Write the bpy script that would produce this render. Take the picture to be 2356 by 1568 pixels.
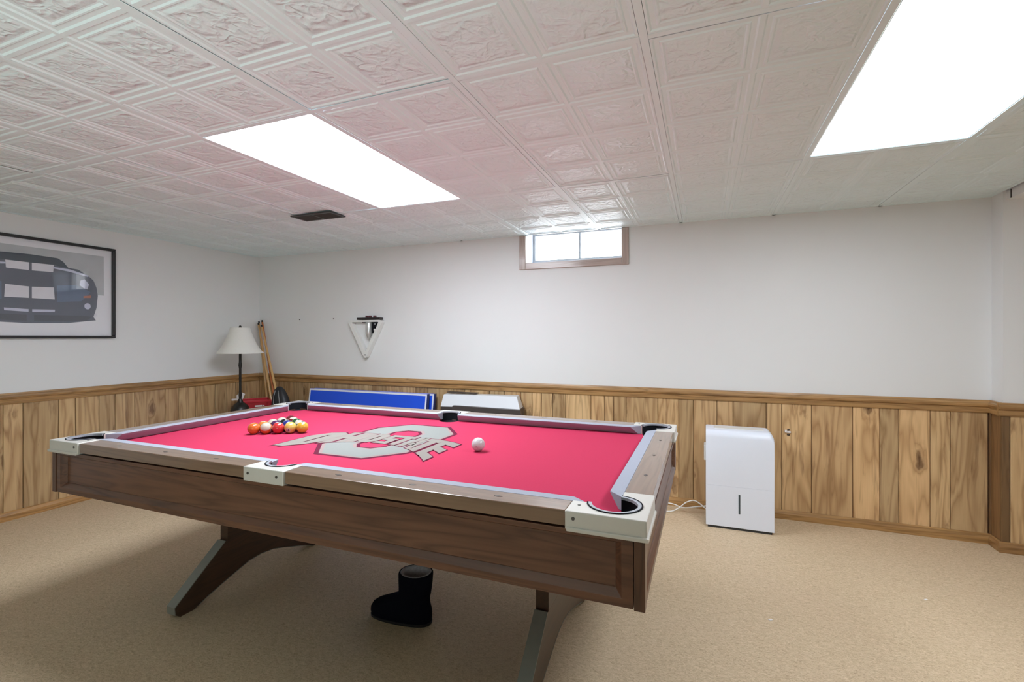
import bpy, bmesh, math, random
from mathutils import Vector, Matrix

# ------------------------------------------------------------------ camera, sky, exposure
for o in list(bpy.data.objects):
    bpy.data.objects.remove(o, do_unlink=True)
C = bpy.context.scene.collection
SC = bpy.context.scene

CAM_H = 1.2494
cam_d = bpy.data.cameras.new('camera')
cam_d.sensor_fit = 'HORIZONTAL'
cam_d.sensor_width = 36.0
cam_d.lens = 36.0 * 1108.57 / 2356.0
cam_d.shift_y = -9.39 / 2356.0
cam_d.clip_start = 0.05
cam = bpy.data.objects.new('camera', cam_d)
C.objects.link(cam)
cam.location = (0, 0, CAM_H)
cam.rotation_euler = (math.radians(90.0), 0, math.radians(21.717))
SC.camera = cam

world = bpy.data.worlds.new('world')
SC.world = world
world.use_nodes = True
bg = world.node_tree.nodes['Background']
bg.inputs[0].default_value = (0.90, 0.95, 1.0, 1)      # even overcast daylight
bg.inputs[1].default_value = 7.5

SC.view_settings.view_transform = 'Standard'
SC.view_settings.look = 'None'
SC.view_settings.gamma = 1.0
SC.view_settings.use_curve_mapping = False
SC.view_settings.exposure = 0.0
LAMP_LEFT, LAMP_RIGHT = 24.5, 13.5                     # radiance of the two fluorescent diffusers
# added large soft fill light, no lamp of the room; low behind the camera, aimed up so that it comes back off the white ceiling
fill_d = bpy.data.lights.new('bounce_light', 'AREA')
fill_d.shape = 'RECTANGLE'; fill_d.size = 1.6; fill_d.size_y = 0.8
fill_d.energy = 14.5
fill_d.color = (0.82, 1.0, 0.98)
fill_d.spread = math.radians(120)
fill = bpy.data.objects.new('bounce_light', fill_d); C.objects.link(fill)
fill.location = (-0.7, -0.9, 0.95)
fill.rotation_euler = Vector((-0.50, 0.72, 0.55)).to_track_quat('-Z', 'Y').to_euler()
try:
    SC.cycles.max_bounces = 10
    SC.cycles.diffuse_bounces = 7
    SC.cycles.sample_clamp_indirect = 8.0
except Exception:
    pass

# ------------------------------------------------------------------ dimensions of the room
XL, YB, ZC = -4.416, 3.789, 2.097
XR = 1.620                     # where the back wall steps forward
YA = 3.670                     # face of the part that stands forward
XE, YF = 3.0, -2.291           # room ends (outside the picture)
GX0, GY0, G, GL = -0.768, 1.407, 0.6096, 1.2326
rnd = random.Random(7)

# ------------------------------------------------------------------ helpers
def lin(r, g, b):
    f = lambda c: c / 12.92 if c <= 0.04045 else ((c + 0.055) / 1.055) ** 2.4
    return (f(r / 255.0), f(g / 255.0), f(b / 255.0), 1.0)

class MB:
    """collects shapes; build() links them as ONE mesh object"""
    def __init__(s):
        s.v, s.f, s.m = [], [], []
    def add(s, vs, fs, mi=0):
        b = len(s.v)
        s.v += [tuple(p) for p in vs]
        s.f += [tuple(i + b for i in f) for f in fs]
        s.m += [mi] * len(fs)
    def box(s, x0, x1, y0, y1, z0, z1, mi=0):
        vs = [(x0,y0,z0),(x1,y0,z0),(x1,y1,z0),(x0,y1,z0),(x0,y0,z1),(x1,y0,z1),(x1,y1,z1),(x0,y1,z1)]
        s.add(vs, [(0,3,2,1),(4,5,6,7),(0,1,5,4),(1,2,6,5),(2,3,7,6),(3,0,4,7)], mi)
    def prism(s, pts, a, b, to, mi=0, caps=True):
        """pts: 2D outline (CCW); to(p, t) -> 3D; swept from t=a to t=b"""
        n = len(pts)
        vs = [to(p, a) for p in pts] + [to(p, b) for p in pts]
        fs = [(i, (i+1) % n, n + (i+1) % n, n + i) for i in range(n)]
        if caps:
            fs += [tuple(range(n))[::-1], tuple(range(n, 2*n))]
        s.add(vs, fs, mi)
    def loft(s, rings, mi=0, cap0=True, cap1=True, closed=True):
        n = len(rings[0]); vs = [p for r in rings for p in r]; fs = []
        for k in range(len(rings) - 1):
            for i in range(n if closed else n - 1):
                j = (i + 1) % n
                fs.append((k*n+i, k*n+j, (k+1)*n+j, (k+1)*n+i))
        if cap0: fs.append(tuple(range(n))[::-1])
        if cap1: fs.append(tuple(range((len(rings)-1)*n, len(rings)*n)))
        s.add(vs, fs, mi)
    def lathe(s, prof, cx=0, cy=0, seg=28, mi=0, cap0=True, cap1=True):
        rings = [[(cx + r*math.cos(2*math.pi*i/seg), cy + r*math.sin(2*math.pi*i/seg), z) for i in range(seg)] for r, z in prof]
        s.loft(rings, mi, cap0, cap1)
    def tube(s, path, r, seg=10, mi=0):
        P = [Vector(p) for p in path]; rings = []
        up = Vector((0, 0, 1))
        for i, p in enumerate(P):
            t = (P[min(i+1, len(P)-1)] - P[max(i-1, 0)]).normalized()
            a = t.cross(up)
            if a.length < 1e-3: a = t.cross(Vector((0, 1, 0)))
            a.normalize(); b = t.cross(a)
            rr = r[i] if isinstance(r, (list, tuple)) else r
            rings.append([tuple(p + a*rr*math.cos(2*math.pi*k/seg) + b*rr*math.sin(2*math.pi*k/seg)) for k in range(seg)])
        s.loft(rings, mi)
    def build(s, name, mats, parent=None, bevel=0.0, smooth=None, origin=None, at=None, segs=2):
        """geometry is in world coordinates unless origin is given (then mesh is local and placed at `at`)"""
        me = bpy.data.meshes.new(name)
        if origin is None:
            lo = [min(p[i] for p in s.v) for i in range(3)]; hi = [max(p[i] for p in s.v) for i in range(3)]
            org = Vector([(lo[i] + hi[i]) / 2 for i in range(3)])
        else:
            org = Vector(origin)
        me.from_pydata([tuple(Vector(p) - org) for p in s.v], [], s.f)
        if not isinstance(mats, (list, tuple)): mats = [mats]
        for m in mats: me.materials.append(m)
        for p, mi in zip(me.polygons, s.m): p.material_index = mi
        bm = bmesh.new(); bm.from_mesh(me)
        bmesh.ops.recalc_face_normals(bm, faces=bm.faces[:])
        bm.to_mesh(me); bm.free()
        if smooth is not None:
            for p in me.polygons: p.use_smooth = True
            try: me.set_sharp_from_angle(angle=math.radians(smooth))
            except Exception: pass
        o = bpy.data.objects.new(name, me)
        C.objects.link(o)
        if parent is not None:
            o.parent = parent
            o.location = (org - wloc(parent)) if at is None else at
        else:
            o.location = org if at is None else at
        if bevel:
            bv = o.modifiers.new('bevel', 'BEVEL')
            bv.width = bevel; bv.segments = segs; bv.limit_method = 'ANGLE'; bv.angle_limit = math.radians(35)
        return o

def wloc(o):
    v = Vector(o.location); p = o.parent
    while p is not None:
        v = v + Vector(p.location); p = p.parent
    return v

def tag(o, label=None, cat=None, group=None, kind=None):
    if label: o['label'] = label
    if cat: o['category'] = cat
    if group: o['group'] = group
    if kind: o['kind'] = kind
    return o

def thing(name, label, cat, loc, rz=0.0, group=None):
    o = bpy.data.objects.new(name, None); C.objects.link(o)
    o.empty_display_size = 0.1
    o.location = loc; o.rotation_euler = (0, 0, rz)
    return tag(o, label, cat, group)

XY = lambda p, t: (p[0], p[1], t)          # outline in plan, swept in z
YZ = lambda p, t: (t, p[0], p[1])          # outline in y,z swept in x
XZ = lambda p, t: (p[0], t, p[1])          # outline in x,z swept in y

# ------------------------------------------------------------------ materials
class NT:
    def __init__(s, name):
        s.mat = bpy.data.materials.new(name); s.mat.use_nodes = True
        s.t = s.mat.node_tree; s.bsdf = s.t.nodes['Principled BSDF']
    def n(s, typ, **k):
        nd = s.t.nodes.new(typ)
        for a, b in k.items(): setattr(nd, a, b)
        return nd
    def l(s, a, b): s.t.links.new(a, b)
    def val(s, sock, v):
        if hasattr(v, 'links'): s.l(v, sock)
        else: sock.default_value = v
    def math(s, op, a, b=None, c=None, clamp=False):
        m = s.n('ShaderNodeMath', operation=op); m.use_clamp = clamp
        for i, x in enumerate((a, b, c)):
            if x is not None: s.val(m.inputs[i], x)
        return m.outputs[0]
    def mix(s, f, a, b, blend='MIX'):
        m = s.n('ShaderNodeMix', data_type='RGBA', blend_type=blend)
        s.val(m.inputs[0], f); s.val(m.inputs[6], a); s.val(m.inputs[7], b)
        return m.outputs[2]
    def ramp(s, f, stops):
        r = s.n('ShaderNodeValToRGB'); e = r.color_ramp.elements
        while len(e) < len(stops): e.new(0.5)
        for el, (p, c) in zip(e, stops): el.position = p; el.color = c
        s.l(f, r.inputs[0]); return r.outputs[0]
    def noise(s, vec, scale, detail=2.0, rough=0.5, dist=0.0):
        nd = s.n('ShaderNodeTexNoise'); s.l(vec, nd.inputs['Vector'])
        nd.inputs['Scale'].default_value = scale; nd.inputs['Detail'].default_value = detail
        nd.inputs['Roughness'].default_value = rough; nd.inputs['Distortion'].default_value = dist
        return nd.outputs[0]
    def mapping(s, vec, scale=(1,1,1)):
        m = s.n('ShaderNodeMapping'); s.l(vec, m.inputs[0]); m.inputs['Scale'].default_value = scale
        return m.outputs[0]
    def objco(s, rand=True):
        tc = s.n('ShaderNodeTexCoord')
        if not rand: return tc.outputs['Object']
        oi = s.n('ShaderNodeObjectInfo')
        cx = s.n('ShaderNodeCombineXYZ')
        for i, k in enumerate((31.7, 17.3, 43.1)):
            s.l(s.math('MULTIPLY', oi.outputs['Random'], k), cx.inputs[i])
        va = s.n('ShaderNodeVectorMath', operation='ADD')
        s.l(tc.outputs['Object'], va.inputs[0]); s.l(cx.outputs[0], va.inputs[1])
        return va.outputs[0]
    def bump(s, h, strength=0.3, dist=0.01):
        b = s.n('ShaderNodeBump'); b.inputs['Strength'].default_value = strength
        b.inputs['Distance'].default_value = dist
        s.l(h, b.inputs['Height']); s.l(b.outputs[0], s.bsdf.inputs['Normal'])
    def set(s, **k):
        for a, v in k.items(): s.val(s.bsdf.inputs[a.replace('_', ' ')], v)
        return s

def plain(name, col, rough=0.5, metal=0.0, spec=0.5, coat=0.0, noise_amt=0.06, nscale=30.0, bump=0.0):
    t = NT(name)
    n = t.noise(t.objco(), nscale, 3.0)
    k = 1.0 - noise_amt
    c = t.mix(n, (col[0]*k, col[1]*k, col[2]*k, 1), tuple(min(1, x*(1+noise_amt)) for x in col[:3]) + (1,))
    t.set(Base_Color=c, Roughness=rough, Metallic=metal, Specular_IOR_Level=spec, Coat_Weight=coat, Coat_Roughness=0.15)
    if bump: t.bump(n, bump, 0.002)
    return t.mat

def wood(name, light, dark, knot, axis, cross=7.0, along=0.9, knots=0.0, rough=0.4, coat=0.0, contrast=0.75, rings=5.0, spec=0.5):
    """grain along `axis`; cathedral rings from a stretched noise, knots from a stretched Voronoi; per-object offset and tint"""
    t = NT(name)
    p = t.objco()
    sc = [cross, cross, cross]; sc[axis] = along
    q = t.mapping(p, tuple(sc))
    n1 = t.noise(q, 1.0, 2.0, 0.45, 0.6)
    phase = t.math('MULTIPLY', n1, rings)
    if knots:
        ks = [knots*1.0]*3; ks[axis] = knots*0.42
        vo = t.n('ShaderNodeTexVoronoi', feature='F1'); t.l(t.mapping(p, tuple(ks)), vo.inputs['Vector'])
        vo.inputs['Scale'].default_value = 1.0
        wob = t.math('MULTIPLY', t.math('SUBTRACT', t.noise(t.mapping(p, (28.0, 28.0, 14.0)), 1.0, 2.0), 0.5), 0.28)
        sc_ = t.n('ShaderNodeSeparateColor'); t.l(vo.outputs['Color'], sc_.inputs[0])
        rare = t.math('MULTIPLY', t.math('GREATER_THAN', sc_.outputs[0], 0.45), 1.0)
        d = t.math('ADD', t.math('ADD', vo.outputs['Distance'], wob), t.math('SUBTRACT', 1.0, rare))
        km = t.math('SUBTRACT', 1.0, t.math('SMOOTHSTEP' if False else 'MULTIPLY', d, 3.2, clamp=True))
        km2 = t.math('POWER', km, 2.0)
        phase = t.math('ADD', phase, t.math('MULTIPLY', km2, 2.4))
        core = t.math('SUBTRACT', 1.0, t.math('MULTIPLY', d, 6.0, clamp=True))
    band = t.math('PINGPONG', phase, 0.5)
    band = t.math('MULTIPLY', band, 2.0)
    band = t.math('POWER', band, 1.6)
    fs = [170.0]*3; fs[axis] = 5.0
    fib = t.noise(t.mapping(p, tuple(fs)), 1.0, 2.0, 0.6)
    ls = [2.2]*3; ls[axis] = 0.7
    big = t.noise(t.mapping(p, tuple(ls)), 1.0, 1.0)
    f = t.math('ADD', t.math('MULTIPLY', band, 0.55*contrast), t.math('MULTIPLY', fib, 0.40*contrast))
    f = t.math('ADD', f, t.math('MULTIPLY', t.math('SUBTRACT', big, 0.5), 0.7), clamp=True)
    col = t.mix(f, light, dark)
    if knots:
        col = t.mix(t.math('MULTIPLY', km2, 0.55, clamp=True), col, knot)
        col = t.mix(t.math('MULTIPLY', core, 0.9, clamp=True), col, tuple(x*0.35 for x in knot[:3]) + (1,))
    if knots:
        ss = [26.0]*3; ss[axis] = 2.4
        smear = t.noise(t.mapping(p, tuple(ss)), 1.0, 3.0, 0.6, 0.8)
        col = t.mix(t.math('MULTIPLY', t.math('SUBTRACT', smear, 0.56, clamp=True), 3.6, clamp=True), col, knot)
    oi = t.n('ShaderNodeObjectInfo')
    col = t.mix(1.0, col, oi.outputs['Color'], 'MULTIPLY')
    t.set(Base_Color=col, Roughness=rough, Coat_Weight=coat, Coat_Roughness=0.12, Specular_IOR_Level=spec)
    t.bump(fib, 0.08, 0.001)
    return t.mat

M = {}
M['paint'] = plain('wall_paint', (0.785, 0.79, 0.785, 1), 0.55, noise_amt=0.015, nscale=3.0)
M['panel_wood'] = wood('knotty_paneling', lin(206,175,130), lin(148,112,72), lin(110,70,38), 2, cross=8.0, along=1.0, knots=5.5, rough=0.42, coat=0.12, contrast=1.0, rings=7.0)
M['trim_x'] = wood('trim_wood_x', lin(186,144,92), lin(116,82,46), lin(90,54,26), 0, cross=22.0, along=1.6, rough=0.4, coat=0.2, contrast=0.9)
M['trim_y'] = wood('trim_wood_y', lin(186,144,92), lin(116,82,46), lin(90,54,26), 1, cross=22.0, along=1.6, rough=0.4, coat=0.2, contrast=0.9)
M['trim_z'] = wood('trim_wood_z', lin(150,112,72), lin(104,72,42), lin(90,54,26), 2, cross=22.0, along=1.6, rough=0.4, coat=0.2, contrast=0.8)
M['casing_x'] = wood('casing_wood_x', lin(186,168,158), lin(146,126,116), lin(110,70,50), 0, cross=30.0, along=2.0, rough=0.35, coat=0.3, contrast=0.8)
M['casing_z'] = wood('casing_wood_z', lin(186,168,158), lin(146,126,116), lin(110,70,50), 2, cross=30.0, along=2.0, rough=0.35, coat=0.3, contrast=0.8)
M['groove'] = plain('groove_stain', lin(78,50,26), 0.7)
tw = dict(rough=0.34, coat=0.15, contrast=0.95)
M['table_x'] = wood('table_wood_x', lin(114,77,57), lin(62,38,28), lin(60,38,26), 0, cross=16.0, along=1.1, rings=7.0, **tw)
M['table_y'] = wood('table_wood_y', lin(114,77,57), lin(62,38,28), lin(60,38,26), 1, cross=16.0, along=1.1, rings=7.0, **tw)
M['table_z'] = wood('table_wood_z', lin(112,78,56), lin(66,42,30), lin(60,38,26), 2, cross=20.0, along=1.5, rings=5.0, **tw)
M['rail_x'] = wood('rail_wood_x', lin(132,104,82), lin(92,68,50), lin(60,38,26), 0, cross=30.0, along=1.4, rough=0.28, coat=1.0, contrast=0.8)
M['rail_y'] = wood('rail_wood_y', lin(132,104,82), lin(92,68,50), lin(60,38,26), 1, cross=30.0, along=1.4, rough=0.28, coat=1.0, contrast=0.8)
M['leg_wood'] = wood('leg_wood', lin(72,46,31), lin(40,25,18), lin(40,24,16), 1, cross=20.0, along=2.0, rough=0.35, coat=0.2)
M['leg_trim'] = plain('leg_edge_metal', (0.26, 0.265, 0.235, 1), 0.4, 0.15)
M['casting'] = plain('rail_casting', (0.64, 0.62, 0.57, 1), 0.34, 0.2, noise_amt=0.03)
M['rubber'] = plain('black_rubber', (0.006, 0.006, 0.009, 1), 0.75, spec=0.2)
M['ringwhite'] = plain('pocket_ring', (0.36, 0.38, 0.42, 1), 0.35, noise_amt=0.25, nscale=90)
M['cushion'] = plain('cushion_cloth', (0.33, 0.35, 0.41, 1), 0.85, spec=0.2, noise_amt=0.05, nscale=220, bump=0.1)
M['cloth'] = plain('scarlet_cloth', (0.465, 0.033, 0.085, 1), 0.9, spec=0.12, noise_amt=0.05, nscale=180, bump=0.08)
M['print_white'] = plain('print_white', (0.225, 0.235, 0.22, 1), 0.85, spec=0.15, noise_amt=0.03, nscale=120)
M['print_cream'] = plain('print_cream', (0.235, 0.215, 0.19, 1), 0.85, spec=0.15, noise_amt=0.03, nscale=120)
M['print_pink'] = plain('print_pink', (0.29, 0.21, 0.20, 1), 0.85, spec=0.15)
M['print_dark'] = plain('print_dark', (0.115, 0.014, 0.036, 1), 0.9, spec=0.1)
M['print_line'] = plain('print_line', (0.075, 0.04, 0.035, 1), 0.9, spec=0.1)
M['sight'] = plain('dark_sight', (0.05, 0.04, 0.035, 1), 0.3)
M['slate'] = plain('slate', (0.05, 0.05, 0.055, 1), 0.8)
M['screw'] = plain('screw_steel', (0.12, 0.11, 0.10, 1), 0.35, 0.7)
M['white_plastic'] = plain('white_plastic', (0.79, 0.83, 0.91, 1), 0.38, noise_amt=0.01)
M['white_rack'] = plain('white_rack_plastic', (0.78, 0.78, 0.75, 1), 0.35, noise_amt=0.02)
M['sash'] = plain('window_sash', (0.42, 0.44, 0.46, 1), 0.45)
M['dark_plastic'] = plain('dark_plastic', (0.03, 0.035, 0.04, 1), 0.35)
M['smoke'] = plain('smoke_window', (0.05, 0.07, 0.08, 1), 0.12)
M['black_metal'] = plain('black_metal', (0.022, 0.02, 0.018, 1), 0.35, 0.3)
M['black_frame'] = plain('black_frame', (0.012, 0.012, 0.012, 1), 0.35)
M['vent'] = plain('vent_grey', (0.055, 0.055, 0.055, 1), 0.45, 0.2)
M['vent_in'] = plain('vent_inside', (0.01, 0.01, 0.01, 1), 0.8)
M['shade'] = plain('lamp_shade_linen', (0.80, 0.78, 0.72, 1), 0.85, spec=0.2, noise_amt=0.03, nscale=60)
M['dark_wood'] = wood('dark_table_wood', lin(70,48,34), lin(40,26,18), lin(30,18,12), 1, rough=0.4, coat=0.2)
M['red'] = plain('red_crate', (0.55, 0.02, 0.035, 1), 0.4)
M['red_dark'] = plain('red_crate_recess', (0.42, 0.008, 0.015, 1), 0.45)
M['paper'] = plain('paper', (0.80, 0.76, 0.74, 1), 0.8)
M['cue_maple'] = wood('cue_maple', lin(214,172,112), lin(186,140,82), lin(150,100,60), 2, cross=40, along=1.0, rough=0.25, coat=0.5, contrast=0.6)
M['cue_orange'] = wood('cue_orange', lin(198,116,62), lin(160,82,40), lin(120,60,30), 2, cross=40, along=1.0, rough=0.25, coat=0.5, contrast=0.6)
M['cue_butt'] = plain('cue_butt', lin(40,26,20), 0.25, coat=0.5)
M['nylon'] = plain('black_nylon', (0.016, 0.017, 0.02, 1), 0.45, nscale=60, bump=0.1)
M['grey_strip'] = plain('strip_grey', (0.22, 0.22, 0.22, 1), 0.4)
M['blue'] = plain('blue_table_top', (0.010, 0.085, 0.72, 1), 0.45, noise_amt=0.03, nscale=6)
M['navy'] = plain('navy_edge', (0.01, 0.02, 0.10, 1), 0.4)
M['line'] = plain('white_line_paint', (0.75, 0.78, 0.85, 1), 0.5)
M['hood_white'] = plain('hood_enamel', (0.66, 0.68, 0.70, 1), 0.3, noise_amt=0.03, nscale=6)
M['hood_dark'] = plain('hood_dark', (0.055, 0.045, 0.042, 1), 0.4)
M['suede'] = plain('black_suede', (0.006, 0.006, 0.010, 1), 0.95, spec=0.05, noise_amt=0.2, nscale=60)
M['fur'] = plain('grey_fleece', (0.42, 0.40, 0.41, 1), 0.95, spec=0.1, noise_amt=0.35, nscale=120, bump=0.5)
M['sole'] = plain('boot_sole', (0.012, 0.011, 0.012, 1), 0.6)
M['chrome'] = plain('brushed_silver', (0.62, 0.63, 0.62, 1), 0.28, 0.55)
M['chalk'] = plain('chalk_maroon', (0.11, 0.035, 0.04, 1), 0.8)
M['shelf_dark'] = plain('dark_shelf', (0.02, 0.013, 0.014, 1), 0.45)
M['tbar'] = plain('tbar_enamel', (0.78, 0.895, 0.915, 1), 0.4, noise_amt=0.01)

def floor_mat():
    t = NT('mottled_floor')
    p = t.objco(False)
    a = t.noise(t.mapping(p, (1.0, 1.7, 1.0)), 62.0, 3.0, 0.62, 1.2)
    b = t.noise(p, 2.1, 3.0)
    c = t.noise(p, 210.0, 2.0, 0.7)
    f = t.math('ADD', t.math('MULTIPLY', a, 0.62), t.math('MULTIPLY', c, 0.38))
    col = t.ramp(f, [(0.30, lin(162,138,108)), (0.48, lin(200,178,146)), (0.66, lin(222,201,170))])
    col = t.mix(t.math('MULTIPLY', t.math('SUBTRACT', b, 0.45, clamp=True), 0.7), col, lin(204,178,152))
    t.set(Base_Color=col, Roughness=0.62, Specular_IOR_Level=0.35)
    t.bump(f, 0.12, 0.002)
    return t.mat
M['floor'] = floor_mat()

def tile_mat():
    """white embossed tile: cloud-leaf relief inside each one-foot square (fine relief only)"""
    t = NT('embossed_tile')
    tc = t.n('ShaderNodeTexCoord'); sx = t.n('ShaderNodeSeparateXYZ'); t.l(tc.outputs['Object'], sx.inputs[0])
    m = None
    for i, size in ((0, G/2), (1, GL/4)):
        fr = t.math('FRACT', t.math('DIVIDE', sx.outputs[i], size))
        d = t.math('ABSOLUTE', t.math('SUBTRACT', fr, 0.5))                # 0 centre .. 0.5 edge
        k = t.math('MULTIPLY', t.math('SUBTRACT', 0.36, d), 20.0, clamp=True)
        m = k if m is None else t.math('MULTIPLY', m, k)
    p = t.objco()
    n = t.noise(p, 15.0, 1.6, 0.45, 1.1)
    r = t.math('MULTIPLY', t.math('SUBTRACT', n, 0.36), 3.2, clamp=True)
    n3 = t.noise(p, 24.0, 1.0, 0.4, 0.8)
    r = t.math('ADD', t.math('MULTIPLY', r, 0.75), t.math('MULTIPLY', t.math('SUBTRACT', 1.0, t.math('MULTIPLY', t.math('ABSOLUTE', t.math('SUBTRACT', n3, 0.5)), 6.0), clamp=True), 0.35))
    n2 = t.noise(p, 58.0, 2.0)
    h = t.math('MULTIPLY', m, t.math('ADD', r, t.math('MULTIPLY', n2, 0.35)))
    spk = t.noise(p, 260.0, 1.0)
    h = t.math('ADD', h, t.math('MULTIPLY', spk, 0.06))
    t.set(Base_Color=(0.78, 0.895, 0.915, 1), Roughness=0.42, Specular_IOR_Level=0.5)
    t.bump(h, 0.8, 0.008)
    return t.mat
M['tile'] = tile_mat()

def emit_mat(name, power):
    t = NT(name)
    t.set(Base_Color=(0.9, 0.9, 0.9, 1), Roughness=0.4)
    t.bsdf.inputs['Emission Color'].default_value = (0.92, 0.99, 1.09, 1)
    t.bsdf.inputs['Emission Strength'].default_value = power
    return t.mat
M['glow_left'], M['glow_right'] = emit_mat('diffuser_glow', LAMP_LEFT), emit_mat('diffuser_glow_dim', LAMP_RIGHT)

def glass_mat():
    t = NT('clear_glass')
    nt = t.t
    fr = t.n('ShaderNodeFresnel'); fr.inputs[0].default_value = 1.5
    ge = t.n('ShaderNodeNewGeometry'); fac = t.math('MULTIPLY', fr.outputs[0], t.math('SUBTRACT', 1.0, ge.outputs['Backfacing']))
    tr = t.n('ShaderNodeBsdfTransparent'); gl = t.n('ShaderNodeBsdfGlossy'); gl.inputs['Roughness'].default_value = 0.03
    mx = t.n('ShaderNodeMixShader'); t.l(fac, mx.inputs[0]); t.l(tr.outputs[0], mx.inputs[1]); t.l(gl.outputs[0], mx.inputs[2])
    out = nt.nodes['Material Output']; t.l(mx.outputs[0], out.inputs[0])
    return t.mat
M['glass'] = glass_mat()

# ================================================================== THE ROOM
fl = MB(); fl.box(XL-0.2, XE+0.2, YF-0.2, YB+0.3, -0.12, 0.0)
tag(fl.build('floor', M['floor'], origin=(0, 0, 0), at=(0, 0, 0)), kind='structure')

# back wall with the window opening
WX0, WX1, WZ0 = -1.385, -0.591, 1.863
w = MB()
w.box(XL-0.2, WX0, YB, YB+0.25, 0, 2.25); w.box(WX1, XR+0.02, YB, YB+0.25, 0, 2.25)
w.box(WX0, WX1, YB, YB+0.25, 0, WZ0); w.box(WX0, WX1, YB, YB+0.25, 2.20, 2.25)
wall_back = tag(w.build('wall_back', M['paint']), kind='structure')
w = MB(); w.box(XL-0.2, XL, YF-0.2, YB, 0, 2.25)
wall_left = tag(w.build('wall_left', M['paint']), kind='structure')
w = MB(); w.box(XR, XE, YA, YB+0.25, 0, 2.25)
wall_right = tag(w.build('wall_right', M['paint']), kind='structure')
w = MB(); w.box(XE, XE+0.2, YF-0.2, YB+0.25, 0, 2.25)
tag(w.build('wall_side', M['paint']), kind='structure')
w = MB(); w.box(XL, XE, YF-0.2, YF, 0, 2.25)
tag(w.build('wall_front', M['paint']), kind='structure')
# boxed-in beam along the right edge of the tiled ceiling
w = MB(); w.box(1.637, XE, YF, YA, 2.047, 2.25)
tag(w.build('trim_4', M['paint']), kind='structure')
w = MB(); w.box(1.633, 1.6375, YA-0.05, YA-0.044, 2.047, ZC)
tag(w.build('trim_5', M['hood_dark']), kind='structure')

# ---- wainscot planks
RAIL_B, BASE_T = 0.790, 0.060
def plank(wall, axis, a, b, z0=0.03, z1=0.80, tint=None, face=None):
    m = MB(); th = 0.008; g = 0.0016
    c = 0.0025
    # profile across the plank (a..b), chamfered on the room side
    prof = [(a+g, 0), (b-g, 0), (b-g, th-c), (b-g-c, th), (a+g+c, th), (a+g, th-c)]
    if axis == 'x':      # on a wall facing -y
        m.prism(prof, z0, z1, lambda p, t: (p[0], face - 0.003 - p[1], t))
    else:                # on the left wall facing +x
        m.prism(prof, z0, z1, lambda p, t: (face + 0.003 + p[1], p[0], t))
    o = m.build('plank', M['panel_wood'], wall)
    o.color = tint
    return o
def tint(k, warm=0.0):
    k = k*1.15
    return (k*(1+warm), k, k*(1-warm*0.6), 1)
def backing(wall, axis, a, b, face):
    m = MB()
    if axis == 'x': m.box(a, b, face-0.003, face+0.001, 0.01, 0.82)
    else: m.box(face-0.001, face+0.003, a, b, 0.01, 0.82)
    m.build('backing_board', M['groove'], wall)

known = [-1.424, -1.326, -1.242, -1.149, -1.039, -0.832, -0.725, -0.654, -0.557, -0.322, -0.173, -0.07, 0.088, 0.193, 0.404, 0.499, 0.676, 0.911, 1.058, 1.159, 1.319, 1.419, 1.60]
tones = [0.92, 0.86, 1.05, 1.0, 0.80, 1.08, 1.04, 0.98, 0.86, 0.84, 1.02, 0.80, 0.92, 0.98, 0.84, 0.96, 1.08, 0.92, 1.14, 0.82, 1.06, 1.12, 0.88]
widths = [0.16, 0.10, 0.22, 0.13, 0.09, 0.18, 0.11, 0.24, 0.14, 0.10]
xs = [XL + 0.004]; i = 0
while xs[-1] + widths[i % 10] < known[0] - 0.08:
    xs.append(round(xs[-1] + widths[i % 10], 3)); i += 1
xs = xs + known
for k in range(len(xs) - 1):
    j = k - (len(xs) - len(known))
    tn = tones[j + 1] if j >= 0 else rnd.choice([0.66, 0.74, 0.8, 0.86, 0.92])
    plank(wall_back, 'x', xs[k], xs[k+1], tint=tint(tn, rnd.uniform(-0.02, 0.05)), face=YB)
backing(wall_back, 'x', XL, XR, YB)
ys = [0.62, 0.79, 0.92, 1.14, 1.27, 1.46, 1.58, 1.755, 1.858, 2.057, 2.160, 2.312, 2.423, 2.567, 2.811, 2.93, 3.084, 3.277, 3.40, 3.496, 3.62, YB-0.012]
tl = [0.9, 0.8, 0.95, 0.85, 0.9, 0.8, 0.88, 0.96, 0.86, 0.98, 0.94, 0.78, 0.92, 0.84, 0.88, 0.92, 0.90, 0.80, 0.88, 0.84, 0.80, 0.8]
for k in range(len(ys) - 1):
    plank(wall_left, 'y', ys[k], ys[k+1], tint=tint(tl[k], rnd.uniform(-0.02, 0.03)), face=XL)
backing(wall_left, 'y', 0.6, YB, XL)
xr = [XR+0.028, 1.80, 1.95, 2.16, 2.30, 2.52, 2.70, 2.9]
for k in range(len(xr) - 1):
    plank(wall_right, 'x', xr[k], xr[k+1], tint=tint(rnd.choice([1.05, 0.95, 0.85]), 0.02), face=YA)
backing(wall_right, 'x', XR, XE, YA)
# the narrow return of the wall: one dark board and a corner bead
m = MB(); m.box(XR-0.008, XR, YA+0.004, YB-0.012, 0.02, 0.80)
o = m.build('corner_board', M['trim_z'], wall_right, bevel=0.002); o.color = tint(0.82, 0.0)
m = MB(); m.box(XR-0.012, XR+0.026, YA-0.012, YA+0.006, 0.02, 0.80)
o = m.build('corner_bead', M['trim_z'], wall_right, bevel=0.003); o.color = tint(0.62, -0.06)
m = MB(); m.box(XR-0.016, XR-0.001, YB-0.018, YB-0.001, 0.02, 0.80)
o = m.build('corner_bead', M['trim_z'], wall_right, bevel=0.003); o.color = tint(0.55, 0.0)

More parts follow.
